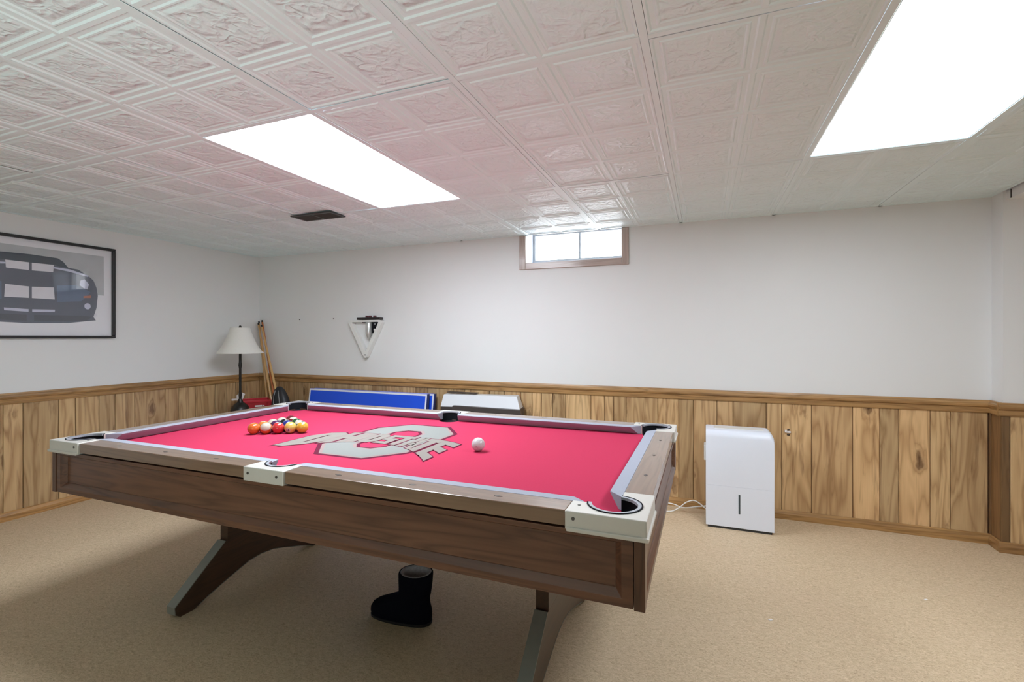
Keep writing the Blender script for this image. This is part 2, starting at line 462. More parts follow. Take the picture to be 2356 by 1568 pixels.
# ---- chair rails and baseboards (profile in: distance from wall, height)
RAILP = [(0, RAIL_B), (0.018, RAIL_B), (0.021, 0.797), (0.021, 0.812), (0.015, 0.818), (0.015, 0.824), (0.024, 0.829), (0.028, 0.840), (0.026, 0.850), (0.016, 0.856), (0.013, 0.866), (0, 0.866)]
BASEP = [(0, 0), (0.018, 0), (0.018, 0.036), (0.014, 0.046), (0.011, 0.054), (0.004, 0.060), (0, 0.060)]
def molding(name, prof, runs, mats, parent=None, colour=(1,1,1,1)):
    mb = MB()
    for (kind, face, a, b) in runs:
        if kind == 'x': mb.prism(prof, a, b, lambda p, t: (t, face - p[0], p[1]))
        elif kind == 'y+': mb.prism(prof, a, b, lambda p, t: (face + p[0], t, p[1]))
        elif kind == 'y-': mb.prism(prof, a, b, lambda p, t: (face - p[0], t, p[1]))
    o = mb.build(name, mats, parent); o.color = colour
    return o
tag(molding('trim_1', RAILP, [('x', YB, XL, XR)], M['trim_x']), kind='structure')
tag(molding('trim_2', RAILP, [('y+', XL, YF, YB-0.028)], M['trim_y']), kind='structure')
t3 = tag(molding('trim_3', RAILP, [('x', YA, XR-0.028, XE)], M['trim_x']), kind='structure')
molding('return_rail', RAILP, [('y-', XR, YA, YB)], M['trim_y'], t3)
tag(molding('baseboard_back', BASEP, [('x', YB-0.011, XL, XR-0.002)], M['trim_x'], colour=(1.05,1.05,1.0,1)), kind='structure')
tag(molding('baseboard_left', BASEP, [('y+', XL+0.011, YF, YB-0.02)], M['trim_y'], colour=(1.15,1.1,1.0,1)), kind='structure')
b3 = tag(molding('baseboard_right', BASEP, [('x', YA-0.011, XR-0.028, XE)], M['trim_x'], colour=(0.8,0.76,0.72,1)), kind='structure')
molding('return_board', BASEP, [('y-', XR-0.010, YA-0.01, YB)], M['trim_y'], b3, colour=(0.8,0.76,0.72,1))

# ---- window
win = tag(bpy.data.objects.new('window_1', None), kind='structure'); C.objects.link(win)
win.location = ((WX0+WX1)/2, YB, WZ0)
CW = 0.053
m = MB(); m.box(WX0-CW, WX0, YB-0.016, YB, WZ0-CW, ZC-0.004); m.build('casing', M['casing_z'], win, bevel=0.003)
m = MB(); m.box(WX1, WX1+CW, YB-0.016, YB, WZ0-CW, ZC-0.004); m.build('casing', M['casing_z'], win, bevel=0.003)
m = MB(); m.box(WX0, WX1, YB-0.016, YB, WZ0-CW, WZ0); m.build('casing', M['casing_x'], win, bevel=0.003)
m = MB(); m.box(WX0, WX1, YB, YB+0.20, WZ0-0.002, WZ0+0.004); m.box(WX0, WX0+0.004, YB, YB+0.20, WZ0, 2.16); m.box(WX1-0.004, WX1, YB, YB+0.20, WZ0, 2.16)
m.build('reveal', M['white_plastic'], win)
fy0, fy1 = YB+0.170, YB+0.195
m = MB()
m.box(WX0+0.004, WX0+0.026, fy0, fy1, WZ0+0.004, 2.16); m.box(WX1-0.03, WX1-0.004, fy0, fy1, WZ0+0.004, 2.16)
m.box(WX0+0.026, WX1-0.03, fy0, fy1, WZ0+0.004, WZ0+0.046); m.box(WX0+0.026, WX1-0.03, fy0, fy1, 2.122, 2.16)
m.build('sash_frame', M['sash'], win, bevel=0.002)
m = MB(); m.box(-0.974, -0.958, fy0-0.004, fy1, WZ0+0.046, 2.122); m.build('mullion', M['sash'], win)
for a, b in ((WX0+0.026, -0.974), (-0.958, WX1-0.03)):
    m = MB(); m.box(a, b, YB+0.182, YB+0.186, WZ0+0.046, 2.122); m.build('glass_pane', M['glass'], win)

# ---- suspended ceiling: slab, embossed tiles, runners, cross tees
m = MB(); m.box(XL-0.2, XE+0.2, YF-0.2, YB+0.25, 2.16, 2.26)
ceil = tag(m.build('ceiling', M['paint']), kind='structure')
def tile_mesh(name, cols, rows):
    """cols/rows: sizes of the embossed squares. z=0 is the tile face, -z is towards the room"""
    mb = MB()
    y = 0.0
    for r in rows:
        x = 0.0
        for c in cols:
            rings = []
            ax, bx = (0.0126 if x == 0 else 0.0), (0.0126 if abs(x + c - sum(cols)) < 1e-6 else 0.0)
            ay, by = (0.0116 if y == 0 else 0.0), (0.0116 if abs(y + r - sum(rows)) < 1e-6 else 0.0)
            for ins, z in ((0.0, -0.0027), (0.007, -0.0027), (0.012, 0.0014), (0.025, 0.0016), (0.029, -0.0018), (0.034, -0.0018), (0.039, 0.0014)):
                x0_, x1_, y0_, y1_ = x+ax+ins, x+c-bx-ins, y+ay+ins, y+r-by-ins
                rings.append([(x0_, y0_, z), (x1_, y0_, z), (x1_, y1_, z), (x0_, y1_, z)])
            mb.loft(rings, cap0=False, cap1=True)
            x += c
        y += r
    me_o = mb.build(name, M['tile'], ceil, origin=(0, 0, 0), at=(0, 0, 0))
    me = me_o.data
    bpy.data.objects.remove(me_o)
    # make the face look down
    bm = bmesh.new(); bm.from_mesh(me)
    bmesh.ops.remove_doubles(bm, verts=bm.verts[:], dist=1e-5)
    up = sum(f.normal.z * f.calc_area() for f in bm.faces)
    if up > 0: bmesh.ops.reverse_faces(bm, faces=bm.faces[:])
    bm.to_mesh(me); bm.free()
    return me
h2, q4 = G/2, GL/4
LASTY = YB - (GY0 + GL)
full = tile_mesh('tile_full', [h2, h2], [q4]*4)
cut = tile_mesh('tile_cut', [h2, h2], [q4, q4, q4, LASTY - 3*q4])
endc = 1.637 - (GX0 + 3*G)
full_e = tile_mesh('tile_full_edge', [h2, endc - h2], [q4]*4)
cut_e = tile_mesh('tile_cut_edge', [h2, endc - h2], [q4, q4, q4, LASTY - 3*q4])
cw = wloc(ceil)
LIGHT_CELLS = {(-2, 0), (2, 0)}
for i in range(-6, 4):
    for j in range(-3, 2):
        if (i, j) in LIGHT_CELLS: continue
        me = (cut_e if i == 3 else cut) if j == 1 else (full_e if i == 3 else full)
        o = bpy.data.objects.new('tile', me); C.objects.link(o); o.parent = ceil
        dz = rnd.uniform(0.0, 0.0022)
        o.location = Vector((GX0 + i*G, GY0 + j*GL, ZC + 0.0012 + dz)) - cw
        o.rotation_euler = (rnd.uniform(-0.0016, 0.0016), rnd.uniform(-0.002, 0.002), 0)
for i in range(-5, 4):
    x = GX0 + i*G
    m = MB(); m.box(x-0.0115, x+0.0115, YF, YB, ZC-0.0015, ZC+0.0005); m.box(x-0.0015, x+0.0015, YF, YB, ZC, ZC+0.03)
    m.build('runner', M['tbar'], ceil, bevel=0.0006, segs=1)
for j in range(-3, 2):
    y = GY0 + j*GL
    for i in range(-6, 4):
        x0 = GX0 + i*G + 0.0115; x1 = min(GX0 + (i+1)*G - 0.0115, 1.637)
        if j == -3: continue
        m = MB(); m.box(x0, x1, y-0.0105, y+0.0105, ZC-0.0010, ZC+0.0008); m.box(x0, x1, y-0.0015, y+0.0015, ZC, ZC+0.03)
        m.build('cross_tee', M['tbar'], ceil, bevel=0.0006, segs=1)
m = MB(); m.box(XL, XR, YB-0.018, YB, ZC-0.0015, ZC+0.0008); m.build('wall_angle', M['tbar'], ceil)
m = MB(); m.box(XL, XL+0.018, YF, YB-0.018, ZC-0.0015, ZC+0.0008); m.build('wall_angle', M['tbar'], ceil)

for (i, j), lab in (((-2, 0), 'lit fluorescent ceiling panel above the left half of the pool table'), ((2, 0), 'lit fluorescent ceiling panel at the upper right, nearer the dehumidifier')):
    x0, y0 = GX0 + i*G, GY0 + j*GL
    t = thing('ceiling_light', lab, 'light', (x0+G/2, y0+GL/2, ZC), group='fluorescent ceiling panels')
    m = MB(); m.box(x0+0.016, x0+G-0.016, y0+0.016, y0+GL-0.016, ZC+0.002, ZC+0.006)
    m.build('diffuser', M['glow_left' if i < 0 else 'glow_right'], t)
    m = MB()
    for (a, b, c, d) in ((x0+0.0116, x0+0.016, y0+0.0116, y0+GL-0.0116), (x0+G-0.016, x0+G-0.0116, y0+0.0116, y0+GL-0.0116), (x0+0.016, x0+G-0.016, y0+0.0116, y0+0.016), (x0+0.016, x0+G-0.016, y0+GL-0.016, y0+GL-0.0116)):
        m.box(a, b, c, d, ZC+0.001, ZC+0.03)
    m.build('frame', M['tbar'], t)
    m = MB(); m.box(x0+0.016, x0+G-0.016, y0+0.016, y0+GL-0.016, ZC+0.045, ZC+0.055)
    m.build('housing', M['white_plastic'], t)

# ---- ceiling vent
t = thing('ceiling_vent', 'dark grey louvred air vent in the ceiling beside the left light panel', 'vent', (-2.505, 2.627, ZC))
x0, x1, y0, y1 = -2.682, -2.328, 2.550, 2.702
m = MB()
for a, b, c, d in ((x0, x1, y0, y0+0.018), (x0, x1, y1-0.018, y1), (x0, x0+0.018, y0+0.018, y1-0.018), (x1-0.018, x1, y0+0.018, y1-0.018), (-2.512, -2.498, y0+0.018, y1-0.018)):
    m.box(a, b, c, d, ZC-0.011, ZC-0.002)
m.build('frame', M['vent'], t, bevel=0.002)
m = MB(); m.box(x0+0.01, x1-0.01, y0+0.01, y1-0.01, ZC-0.003, ZC-0.0016); m.build('duct_opening', M['vent_in'], t)
for s0, s1 in ((x0+0.018, -2.512), (-2.498, x1-0.018)):
    for k in range(7):
        yy = y0 + 0.026 + k*0.0165
        m = MB(); m.prism([(yy, ZC-0.003), (yy+0.010, ZC-0.010), (yy+0.0115, ZC-0.009), (yy+0.0015, ZC-0.002)], s0, s1, YZ)
        m.build('slat', M['vent'], t)

# ================================================================== POOL TABLE
TX, TY = -1.3726, 1.8759
HL, HW = 1.1196, 0.5598             # nose to nose half sizes
OV = 0.1195                         # nose to outer edge
ZR, ZN, ZBED = 0.806, 0.8035, 0.765
XO, YO = HL + OV, HW + OV
tab = thing('pool_table', 'pool table with scarlet cloth, grey cushions and brown wood-grain apron', 'pool table', (TX, TY, 0))
PC = 0.0345                         # corner pocket centre beyond the nose corner
PR = 0.066
SPY, SPR = HW + 0.030, 0.060        # side pocket centre / radius
def arc(cx, cy, r, a0, a1, n):
    return [(cx + r*math.cos(math.radians(a0 + (a1-a0)*k/n)), cy + r*math.sin(math.radians(a0 + (a1-a0)*k/n))) for k in range(n+1)]
def T(p): return (TX + p[0], TY + p[1])

# cloth bed: outline with six bites (local, counter-clockwise)
ex, ey = HL + 0.045, HW + 0.045
def corner_bite(sx, sy):
    """arc round the pocket centre bulging towards the table centre, start on the x-edge, end on the y-edge"""
    cx, cy = HL + PC, HW + PC
    a0 = math.degrees(math.atan2(-math.sqrt(PR**2 - (ex-cx)**2), ex-cx))
    a1 = math.degrees(math.atan2(math.sqrt(PR**2 - (ey-cy)**2)*0 + (ey-cy), -math.sqrt(PR**2 - (ey-cy)**2)))
    pts = arc(cx, cy, PR, a0, a1 - 360, 14)
    return [(sx*p[0], sy*p[1]) for p in pts]
def side_bite(sy):
    dy = ey - SPY; hx = math.sqrt(SPR**2 - dy**2)
    a0 = math.degrees(math.atan2(dy, hx)); a1 = 180 - a0 - 360
    pts = arc(0, SPY, SPR, a0, a1, 14)
    return [(p[0], sy*p[1]) for p in pts]
out = []
out += corner_bite(1, 1) + side_bite(1) + corner_bite(-1, 1)[::-1] + corner_bite(-1, -1) + side_bite(-1)[::-1] + corner_bite(1, -1)[::-1]
m = MB(); m.prism([T(p) for p in out], ZBED-0.004, ZBED, XY)
m.build('playing_cloth', M['cloth'], tab)
m = MB(); m.prism([T((p[0]*0.9995, p[1]*0.9995)) for p in out], ZBED-0.030, ZBED-0.0045, XY)
m.build('slate_bed', M['slate'], tab)

# printed block letter and lettering (flat print, uv = offset from table centre)
def flat(name, polys, z, mat, parent):
    mb = MB()
    for pl in polys:
        mb.add([(TX+u, TY+v, z) for u, v in pl], [tuple(range(len(pl)))])
    return mb.build(name, mat, parent)
def octo(cu, cv, hu, hv, ch):
    return [(cu-hu, cv-hv+ch*1.25), (cu-hu+ch, cv-hv), (cu+hu-ch, cv-hv), (cu+hu, cv-hv+ch*1.25), (cu+hu, cv+hv-ch*1.25), (cu+hu-ch, cv+hv), (cu-hu+ch, cv+hv), (cu-hu, cv+hv-ch*1.25)]
def ringpoly(o, i):
    n = len(o); return [[o[k], o[(k+1) % n], i[(k+1) % n], i[k]] for k in range(n)]
cu, cv = -0.008, 0.038
oo, oi_ = octo(cu, cv, 0.222, 0.345, 0.115), octo(cu, cv, 0.085, 0.205, 0.045)
od, od2 = octo(cu, cv, 0.243, 0.366, 0.122), octo(cu, cv, 0.066, 0.186, 0.038)
flat('letter_shadow', ringpoly(od, od2), ZBED+0.0006, M['print_dark'], tab)
flat('letter_edge', ringpoly(octo(cu, cv, 0.226, 0.349, 0.116), octo(cu, cv, 0.081, 0.201, 0.044)), ZBED+0.0009, M['print_pink'], tab)
flat('block_letter', ringpoly(octo(cu, cv, 0.214, 0.337, 0.112), octo(cu, cv, 0.093, 0.213, 0.047)), ZBED+0.0012, M['print_white'], tab)
def warp(u, s):
    a = min(abs(u)/0.35, 1.25)
    top = 0.112 - 0.06*a**3.2
    bot = -0.062 - 0.185*a**2.1
    return (u, bot + (top-bot)*s)
def wpoly(pts, n=5):
    r = []
    for k in range(len(pts)):
        (u0, s0), (u1, s1) = pts[k], pts[(k+1) % len(pts)]
        for q in range(n):
            f = q/n; r.append(warp(u0+(u1-u0)*f, s0+(s1-s0)*f))
    return r
def L_O(a, b, th):
    c = 0.16; e = (b-a)*0.3
    o = [(a, c), (a+e, 0), (b-e, 0), (b, c), (b, 1-c), (b-e, 1), (a+e, 1), (a, 1-c)]
    i = [(a+th, c+.06), (a+e+th*.35, .22), (b-e-th*.35, .22), (b-th, c+.06), (b-th, 1-c-.06), (b-e-th*.35, .78), (a+e+th*.35, .78), (a+th, 1-c-.06)]
    return ringpoly(o, i)
def rects(*rs): return [[(a, s0), (b, s0), (b, s1), (a, s1)] for a, b, s0, s1 in rs]
letters = []
letters += L_O(-0.412, -0.268, 0.064)                                                                   # O
letters += rects((-0.262, -0.226, 0, 1), (-0.204, -0.170, 0, 1), (-0.226, -0.204, .4, .62))             # H
letters += rects((-0.163, -0.132, 0, 1))                                                                # I
letters += L_O(-0.126, -0.046, 0.033)                                                                   # O
letters += rects((-0.036, 0.030, .80, 1), (-0.036, -0.010, .60, .80), (-0.036, 0.030, .41, .60), (0.004, 0.030, .2, .41), (-0.036, 0.030, 0, .2))   # S
letters += rects((0.036, 0.100, .78, 1), (0.054, 0.084, 0, .78))                                        # T
letters += [[(0.098, 0), (0.126, 0), (0.150, 1), (0.128, 1)], [(0.166, 0), (0.192, 0), (0.166, 1), (0.142, 1)], [(0.128, .25), (0.168, .25), (0.162, .45), (0.134, .45)]]   # A
letters += rects((0.176, 0.252, .78, 1), (0.198, 0.232, 0, .78))                                        # T
letters += rects((0.258, 0.292, 0, 1), (0.292, 0.352, .80, 1), (0.292, 0.346, .41, .60), (0.292, 0.352, 0, .2))   # E
def grow(pl, d):
    cu_ = sum(p[0] for p in pl)/len(pl); cs_ = sum(p[1] for p in pl)/len(pl)
    return [(p[0] + math.copysign(d, p[0]-cu_), p[1] + math.copysign(d*3.2, p[1]-cs_)) for p in pl]
flat('lettering_shadow', [wpoly(grow(p, 0.011)) for p in letters], ZBED+0.0015, M['print_dark'], tab)
flat('lettering_edge', [wpoly(grow(p, 0.0035)) for p in letters], ZBED+0.0018, M['print_pink'], tab)
flat('lettering', [wpoly(p) for p in letters], ZBED+0.0021, M['print_cream'], tab)

# cushions: section (d outward from the nose, z), ends cut at each pocket
SEC = [(0.0, ZN-0.001), (0.0015, ZN+0.0008), (0.012, ZR-0.001), (0.042, ZR), (0.042, 0.7665), (0.030, 0.7665), (0.008, ZN-0.012)]
def cushion(kind, s, a, b, ka, kb):
    """a,b: nose ends along the rail; ka,kb: how far the ends run out per metre of depth"""
    rings = []
    for end, k in ((a, ka), (b, kb)):
        ring = []
        for d, z in SEC:
            al = end + k*d
            ring.append((TX + al, TY + s*(HW + d), z) if kind == 'x' else (TX + s*(HL + d), TY + al, z))
        rings.append(ring)
    mb = MB(); mb.loft(rings)
    mb.build('cushion', M['cushion'], tab, bevel=0.003)
CN = 0.085; SN = 0.067
for s in (-1, 1):
    cushion('x', s, -HL+CN, -SN, -1.1, 0.38)
    cushion('x', s, SN, HL-CN, -0.38, 1.1)
    cushion('y', s, -HW+CN, HW-CN, -1.1, 1.1)

# wooden rails between the castings
CL, SW, RWD = 0.196, 0.0905, 0.0775
def rail(x0, x1, y0, y1, mat):
    mb = MB(); mb.box(TX+x0, TX+x1, TY+y0, TY+y1, 0.7655, ZR)
    return mb.build('rail', mat, tab, bevel=0.003)
rails = []
for s in (-1, 1):
    ya, yb_ = sorted((s*YO, s*(YO-RWD)))
    for a, b in ((-XO+CL, -SW), (SW, XO-CL)):
        r_ = rail(a, b, ya, yb_, M['rail_x']); rails.append(('x', s, a, b, r_))
    xa, xb = sorted((s*XO, s*(XO-RWD)))
    r_ = rail(xa, xb, -YO+CL+0.006, YO-CL-0.006, M['rail_y']); rails.append(('y', s, 0, 0, r_))
# sights (three per rail)
def sight(x, y, along_x, parent):
    mb = MB(); a, b = (0.013, 0.006) if along_x else (0.006, 0.013)
    mb.prism([T((x-a, y)), T((x, y-b)), T((x+a, y)), T((x, y+b))], ZR-0.001, ZR+0.0006, XY)
    mb.build('sight', M['sight'], parent)
for kind, s, a, b, r_ in rails:
    if kind == 'x':
        for k in (1, 2, 3): sight(math.copysign(0.28*k, a+b), s*(YO-0.037), True, r_)
    else:
        for k in (-1, 0, 1): sight(s*(XO-0.040), 0.28*k, False, r_)

# pocket castings with their pocket openings
def corner_casting(sx, sy):
    C0 = OV - PC; e = 0.007
    base = [(-e, -e), (CL, -e), (CL, RWD+0.0005)]
    a0 = math.degrees(math.asin((RWD - C0)/PR)); 
    base += arc(C0, C0, PR+0.002, a0, -360 + (90 - a0), 26)
    base += [(RWD+0.0005, CL+0.004), (-e, CL+0.004)]
    conv = lambda p: T((sx*(XO - p[0]), sy*(YO - p[1])))
    pts = [conv(p) for p in base]
    mb = MB(); mb.prism(pts, 0.7595, ZR+0.002, XY)
    o = mb.build('corner_casting', M['casting'], tab, bevel=0.003)
    # lower lip
    l = 0.012
    mb = MB(); mb.prism([conv(p) for p in [(-l, -l), (CL-0.004, -l), (CL-0.004, 0.004), (0.004, 0.004), (0.004, CL), (-l, CL)]], 0.7565, 0.7680, XY)
    mb.build('lip', M['casting'], o, bevel=0.003)
    # screws on the faces
    mb = MB()
    cx_, cy_ = conv((CL-0.022, -e)); 
    mb.lathe([(0.0045, 0), (0.0045, 0.002), (0.0, 0.002)], seg=12, cap1=False)
    mb.v = [(cx_+x, cy_ - sy*(-z), 0.790+y) for x, y, z in mb.v]
    mb.build('screw', M['screw'], o)
    mb = MB(); px, py = conv((CL-0.025, 0.045)); mb.lathe([(0.0045, ZR+0.001), (0.004, ZR+0.0032), (0, ZR+0.0032)], px, py, 12); mb.build('screw', M['screw'], o)
    c = conv((C0, C0))
    pocket(c, PR, lambda n, r: [conv(p) for p in arc(C0, C0, r, a0, -360 + (90 - a0), n)])
def side_casting(sy):
    e = 0.007; C0 = YO - SPY
    base = [(-SW, -e), (SW, -e), (SW-0.003, RWD+0.0005)]
    a0 = math.degrees(math.asin((RWD - C0)/SPR))
    base += arc(0, C0, SPR+0.002, a0, -180 - a0, 20)
    base += [(-SW+0.003, RWD+0.0005)]
    conv = lambda p: T((p[0], sy*(YO - p[1])))
    mb = MB(); mb.prism([conv(p) for p in base], 0.7595, ZR+0.002, XY)
    o = mb.build('side_casting', M['casting'], tab, bevel=0.003)
    for xx in (-0.068, 0.062):
        mb = MB(); cx_, cy_ = conv((xx, -e))
        mb.lathe([(0.0045, 0), (0.0045, 0.002), (0.0, 0.002)], seg=12, cap1=False)
        mb.v = [(cx_+x, cy_ + sy*z, 0.787+y) for x, y, z in mb.v]
        mb.build('screw', M['screw'], o)
    pocket(conv((0, C0)), SPR, lambda n, r: [conv(p) for p in arc(0, C0, r, a0, -180 - a0, n)])
def pocket(c, r, arcf):
    # black cup: full ring under the bed, open towards the cloth above it
    mb = MB()
    mb.loft([[(c[0]+rr*math.cos(2*math.pi*k/32), c[1]+rr*math.sin(2*math.pi*k/32), z) for k in range(32)] for rr, z in ((r+0.0005, 0.7600), (r-0.019, 0.7440), (r-0.020, 0.70), (r-0.026, 0.665), (0.004, 0.660))], cap0=False)
    inner, outer = arcf(26, r-0.003), arcf(26, r+0.0015)
    ring = []
    for pi, po in zip(inner, outer):
        ring.append([(po[0], po[1], 0.7600), (po[0], po[1], ZR+0.003), (pi[0], pi[1], ZR+0.003), (pi[0], pi[1], 0.7600)])
    mb.loft(ring)
    o = mb.build('pocket', M['rubber'], tab, smooth=40)
    a, b, cc = arcf(26, r-0.006), arcf(26, r+0.003), arcf(26, r+0.007)
    mb = MB(); mb.loft([[(p[0], p[1], ZR-0.004), (p[0], p[1], ZR+0.0036), (q[0], q[1], ZR+0.0036), (q[0], q[1], ZR-0.004)] for p, q in zip(a, b)])
    mb.build('rim', M['ringwhite'], o)
    mb = MB(); mb.loft([[(p[0], p[1], ZR), (p[0], p[1], ZR+0.0042), (q[0], q[1], ZR+0.0042), (q[0], q[1], ZR)] for p, q in zip(b, cc)])
    mb.build('trim_ring', M['rubber'], o)
for sx in (-1, 1):
    for sy in (-1, 1): corner_casting(sx, sy)
for sy in (-1, 1): side_casting(sy)

# cabinet: recessed side aprons with mitred frames, end aprons standing proud at the corners
ZA0, ZA1 = 0.585, 0.7592
def frame_ring(mb, to, a0, a1, z0, z1, wa, wb, wt, bev, dep):
    """flat frame face at depth 0, bevel down to depth dep. to(a,z,d)->3D"""
    O = [(a0, z0), (a1, z0), (a1, z1), (a0, z1)]
    I = [(a0+wa, z0+wb), (a1-wa, z0+wb), (a1-wa, z1-wt), (a0+wa, z1-wt)]
    J = [(a0+wa+bev, z0+wb+bev), (a1-wa-bev, z0+wb+bev), (a1-wa-bev, z1-wt-bev*0.5), (a0+wa+bev, z1-wt-bev*0.5)]
    B = 0.030
    rings = [[to(p[0], p[1], B) for p in O], [to(p[0], p[1], 0) for p in O], [to(p[0], p[1], 0) for p in I], [to(p[0], p[1], dep) for p in J], [to(p[0], p[1], B) for p in J]]
    n = 4
    vs = [p for r in rings for p in r]; fs = []
    for k in range(5):
        kk = (k+1) % 5
        for i in range(n):
            j = (i+1) % n
            fs.append((k*n+i, k*n+j, kk*n+j, kk*n+i))
    mb.add(vs, fs)
EP = 0.027
for sy in (-1, 1):
    yf = YO - 0.0035
    to = lambda a, z, d, sy=sy, yf=yf: (TX + a, TY + sy*(yf - d), z)
    mb = MB(); ya, yb_ = sorted((TY+sy*(yf-0.030), TY+sy*(yf-0.018)))
    mb.box(TX-XO+EP+0.03, TX+XO-EP-0.03, ya, yb_, ZA0+0.01, ZA1-0.006)
    ap = mb.build('side_apron', M['table_x'], tab)
    mb = MB(); frame_ring(mb, to, -XO+EP-0.0005, XO-EP+0.0005, ZA0, ZA1, 0.028, 0.022, 0.014, 0.018, 0.017)
    o = mb.build('apron_frame', M['table_x'], ap, bevel=0.0015); o.color = (0.95, 0.90, 0.84, 1)
for sx in (-1, 1):
    xf = XO + 0.001
    to = lambda a, z, d, sx=sx, xf=xf: (TX + sx*(xf - d), TY + a, z)
    mb = MB(); xa, xb = sorted((TX+sx*(xf-EP), TX+sx*(xf-0.014)))
    mb.box(xa, xb, TY-YO+0.04, TY+YO-0.04, ZA0+0.01, ZA1-0.004)
    ap = mb.build('end_apron', M['table_y'], tab)
    mb = MB(); frame_ring(mb, to, -YO+0.032, YO-0.032, ZA0, ZA1, 0.020, 0.022, 0.014, 0.016, 0.013)
    o = mb.build('apron_frame', M['table_y'], ap, bevel=0.0015); o.color = (0.86, 0.80, 0.76, 1)
    for sy in (-1, 1):
        mb = MB(); xa, xb = sorted((TX+sx*(xf+0.001), TX+sx*(xf-EP+0.001))); ya, yb_ = sorted((TY+sy*(YO-0.001), TY+sy*(YO-0.0318)))
        mb.box(xa, xb, ya, yb_, ZA0-0.002, ZA1)
        o = mb.build('corner_post', M['table_z'], tab, bevel=0.002); o.color = (0.72, 0.66, 0.62, 1)
mb = MB(); mb.box(TX-XO+0.03, TX+XO-0.03, TY-YO+0.035, TY+YO-0.035, 0.600, 0.612); mb.build('bottom_board', M['leg_wood'], tab)

# legs: a post under the cabinet and a boomerang foot plate, metal edge strips
for sx in (-1, 1):
    lx = TX + sx*0.8226
    half = [(-0.425, 0.0), (-0.447, 0.018), (-0.450, 0.050), (-0.205, 0.252)]
    arch = [(-0.150, 0.080), (-0.075, 0.102), (0.0, 0.109)]
    foot = [(-0.365, 0.0), (-0.300, 0.030), (-0.235, 0.052)]
    outl = half + [(-p[0], p[1]) for p in half[::-1]] + [(-p[0], p[1]) for p in foot] + [(-p[0], p[1]) for p in arch[:-1]] + arch[::-1] + foot[::-1]
    mb = MB(); mb.prism([(TY+p[0], p[1]) for p in outl], lx-0.025, lx+0.025, YZ)
    lg = mb.build('leg', M['leg_wood'], tab, bevel=0.002)
    mb = MB(); mb.box(lx-0.025, lx+0.025, TY-0.197, TY+0.197, 0.250, 0.601)
    o = mb.build('post', M['leg_wood'], lg, bevel=0.002)
    for s in (-1, 1):
        mb = MB()
        a, b, c = (0.447, 0.018), (0.450, 0.050), (0.2065, 0.252)
        nrm = Vector((b[1]-c[1], -(b[0]-c[0]))).normalized() * -0.003
        q = [a, b, c, (c[0]+0.003, c[1]+0.003), (b[0]+0.003, b[1]+0.003), (a[0]+0.003, a[1])]
        mb.prism([(TY+s*p[0], p[1]) for p in q], lx-0.0255, lx+0.0255, YZ)
        mb.build('edge_strip', M['leg_trim'], lg)
    mb = MB()
    under = [(-p[0], p[1]) for p in foot] + [(-p[0], p[1]) for p in arch[:-1]] + arch[::-1] + foot[::-1]
    mb.prism([(TY+p[0], p[1]-0.0003) for p in under] + [(TY+p[0], p[1]-0.003) for p in under[::-1] if p[1] > 0.004], lx-0.0255, lx+0.0255, YZ)
    mb.build('arch_strip', M['leg_trim'], lg)

# ================================================================== BALLS
def ball_mat(name, col, stripe=False, cue=False):
    t = NT(name)
    tc = t.n('ShaderNodeTexCoord'); nm = t.n('ShaderNodeVectorMath', operation='NORMALIZE'); t.l(tc.outputs['Object'], nm.inputs[0])
    sx = t.n('ShaderNodeSeparateXYZ'); t.l(nm.outputs[0], sx.inputs[0])
    ivory = (0.46, 0.42, 0.34, 1)
    if cue:
        n = t.noise(nm.outputs[0], 3.0, 2.0)
        t.set(Base_Color=t.mix(t.math('GREATER_THAN', n, 0.66), (0.58, 0.57, 0.58, 1), (0.40, 0.39, 0.40, 1)))
    else:
        base = col
        if stripe:
            band = t.math('LESS_THAN', t.math('ABSOLUTE', sx.outputs[2]), 0.56)
            base = t.mix(band, ivory, col)
        disc = t.math('GREATER_THAN', t.math('ABSOLUTE', sx.outputs[0]), 0.90)
        base = t.mix(disc, base, ivory)
        dot = t.math('MULTIPLY', t.math('GREATER_THAN', t.math('ABSOLUTE', sx.outputs[0]), 0.965), t.math('GREATER_THAN', t.math('ABSOLUTE', sx.outputs[1]), 0.06))
        base = t.mix(dot, base, (0.01, 0.01, 0.01, 1))
        t.set(Base_Color=base)
    t.set(Roughness=0.12, Coat_Weight=0.4)
    return t.mat
BR = 0.0286
bm0 = bmesh.new(); bmesh.ops.create_uvsphere(bm0, u_segments=32, v_segments=18, radius=BR)
def ball(x, y, mat, rot, label, grp):
    me = bpy.data.meshes.new('ball'); bm0.to_mesh(me)
    for p in me.polygons: p.use_smooth = True
    me.materials.append(mat)
    o = bpy.data.objects.new('billiard_ball', me); C.objects.link(o)
    o.location = (x, y, ZBED + BR + 0.0004); o.rotation_euler = rot
    return tag(o, label, 'ball', grp)
cols = dict(orange=(0.55,0.12,0.02,1), ored=(0.55,0.17,0.03,1), red=(0.48,0.03,0.03,1), yellow=(0.55,0.31,0.03,1), lemon=(0.55,0.38,0.09,1), purple=(0.055,0.012,0.06,1), black=(0.006,0.006,0.008,1), blue=(0.01,0.02,0.16,1), green=(0.012,0.06,0.015,1), maroon=(0.12,0.008,0.012,1))
A = math.radians
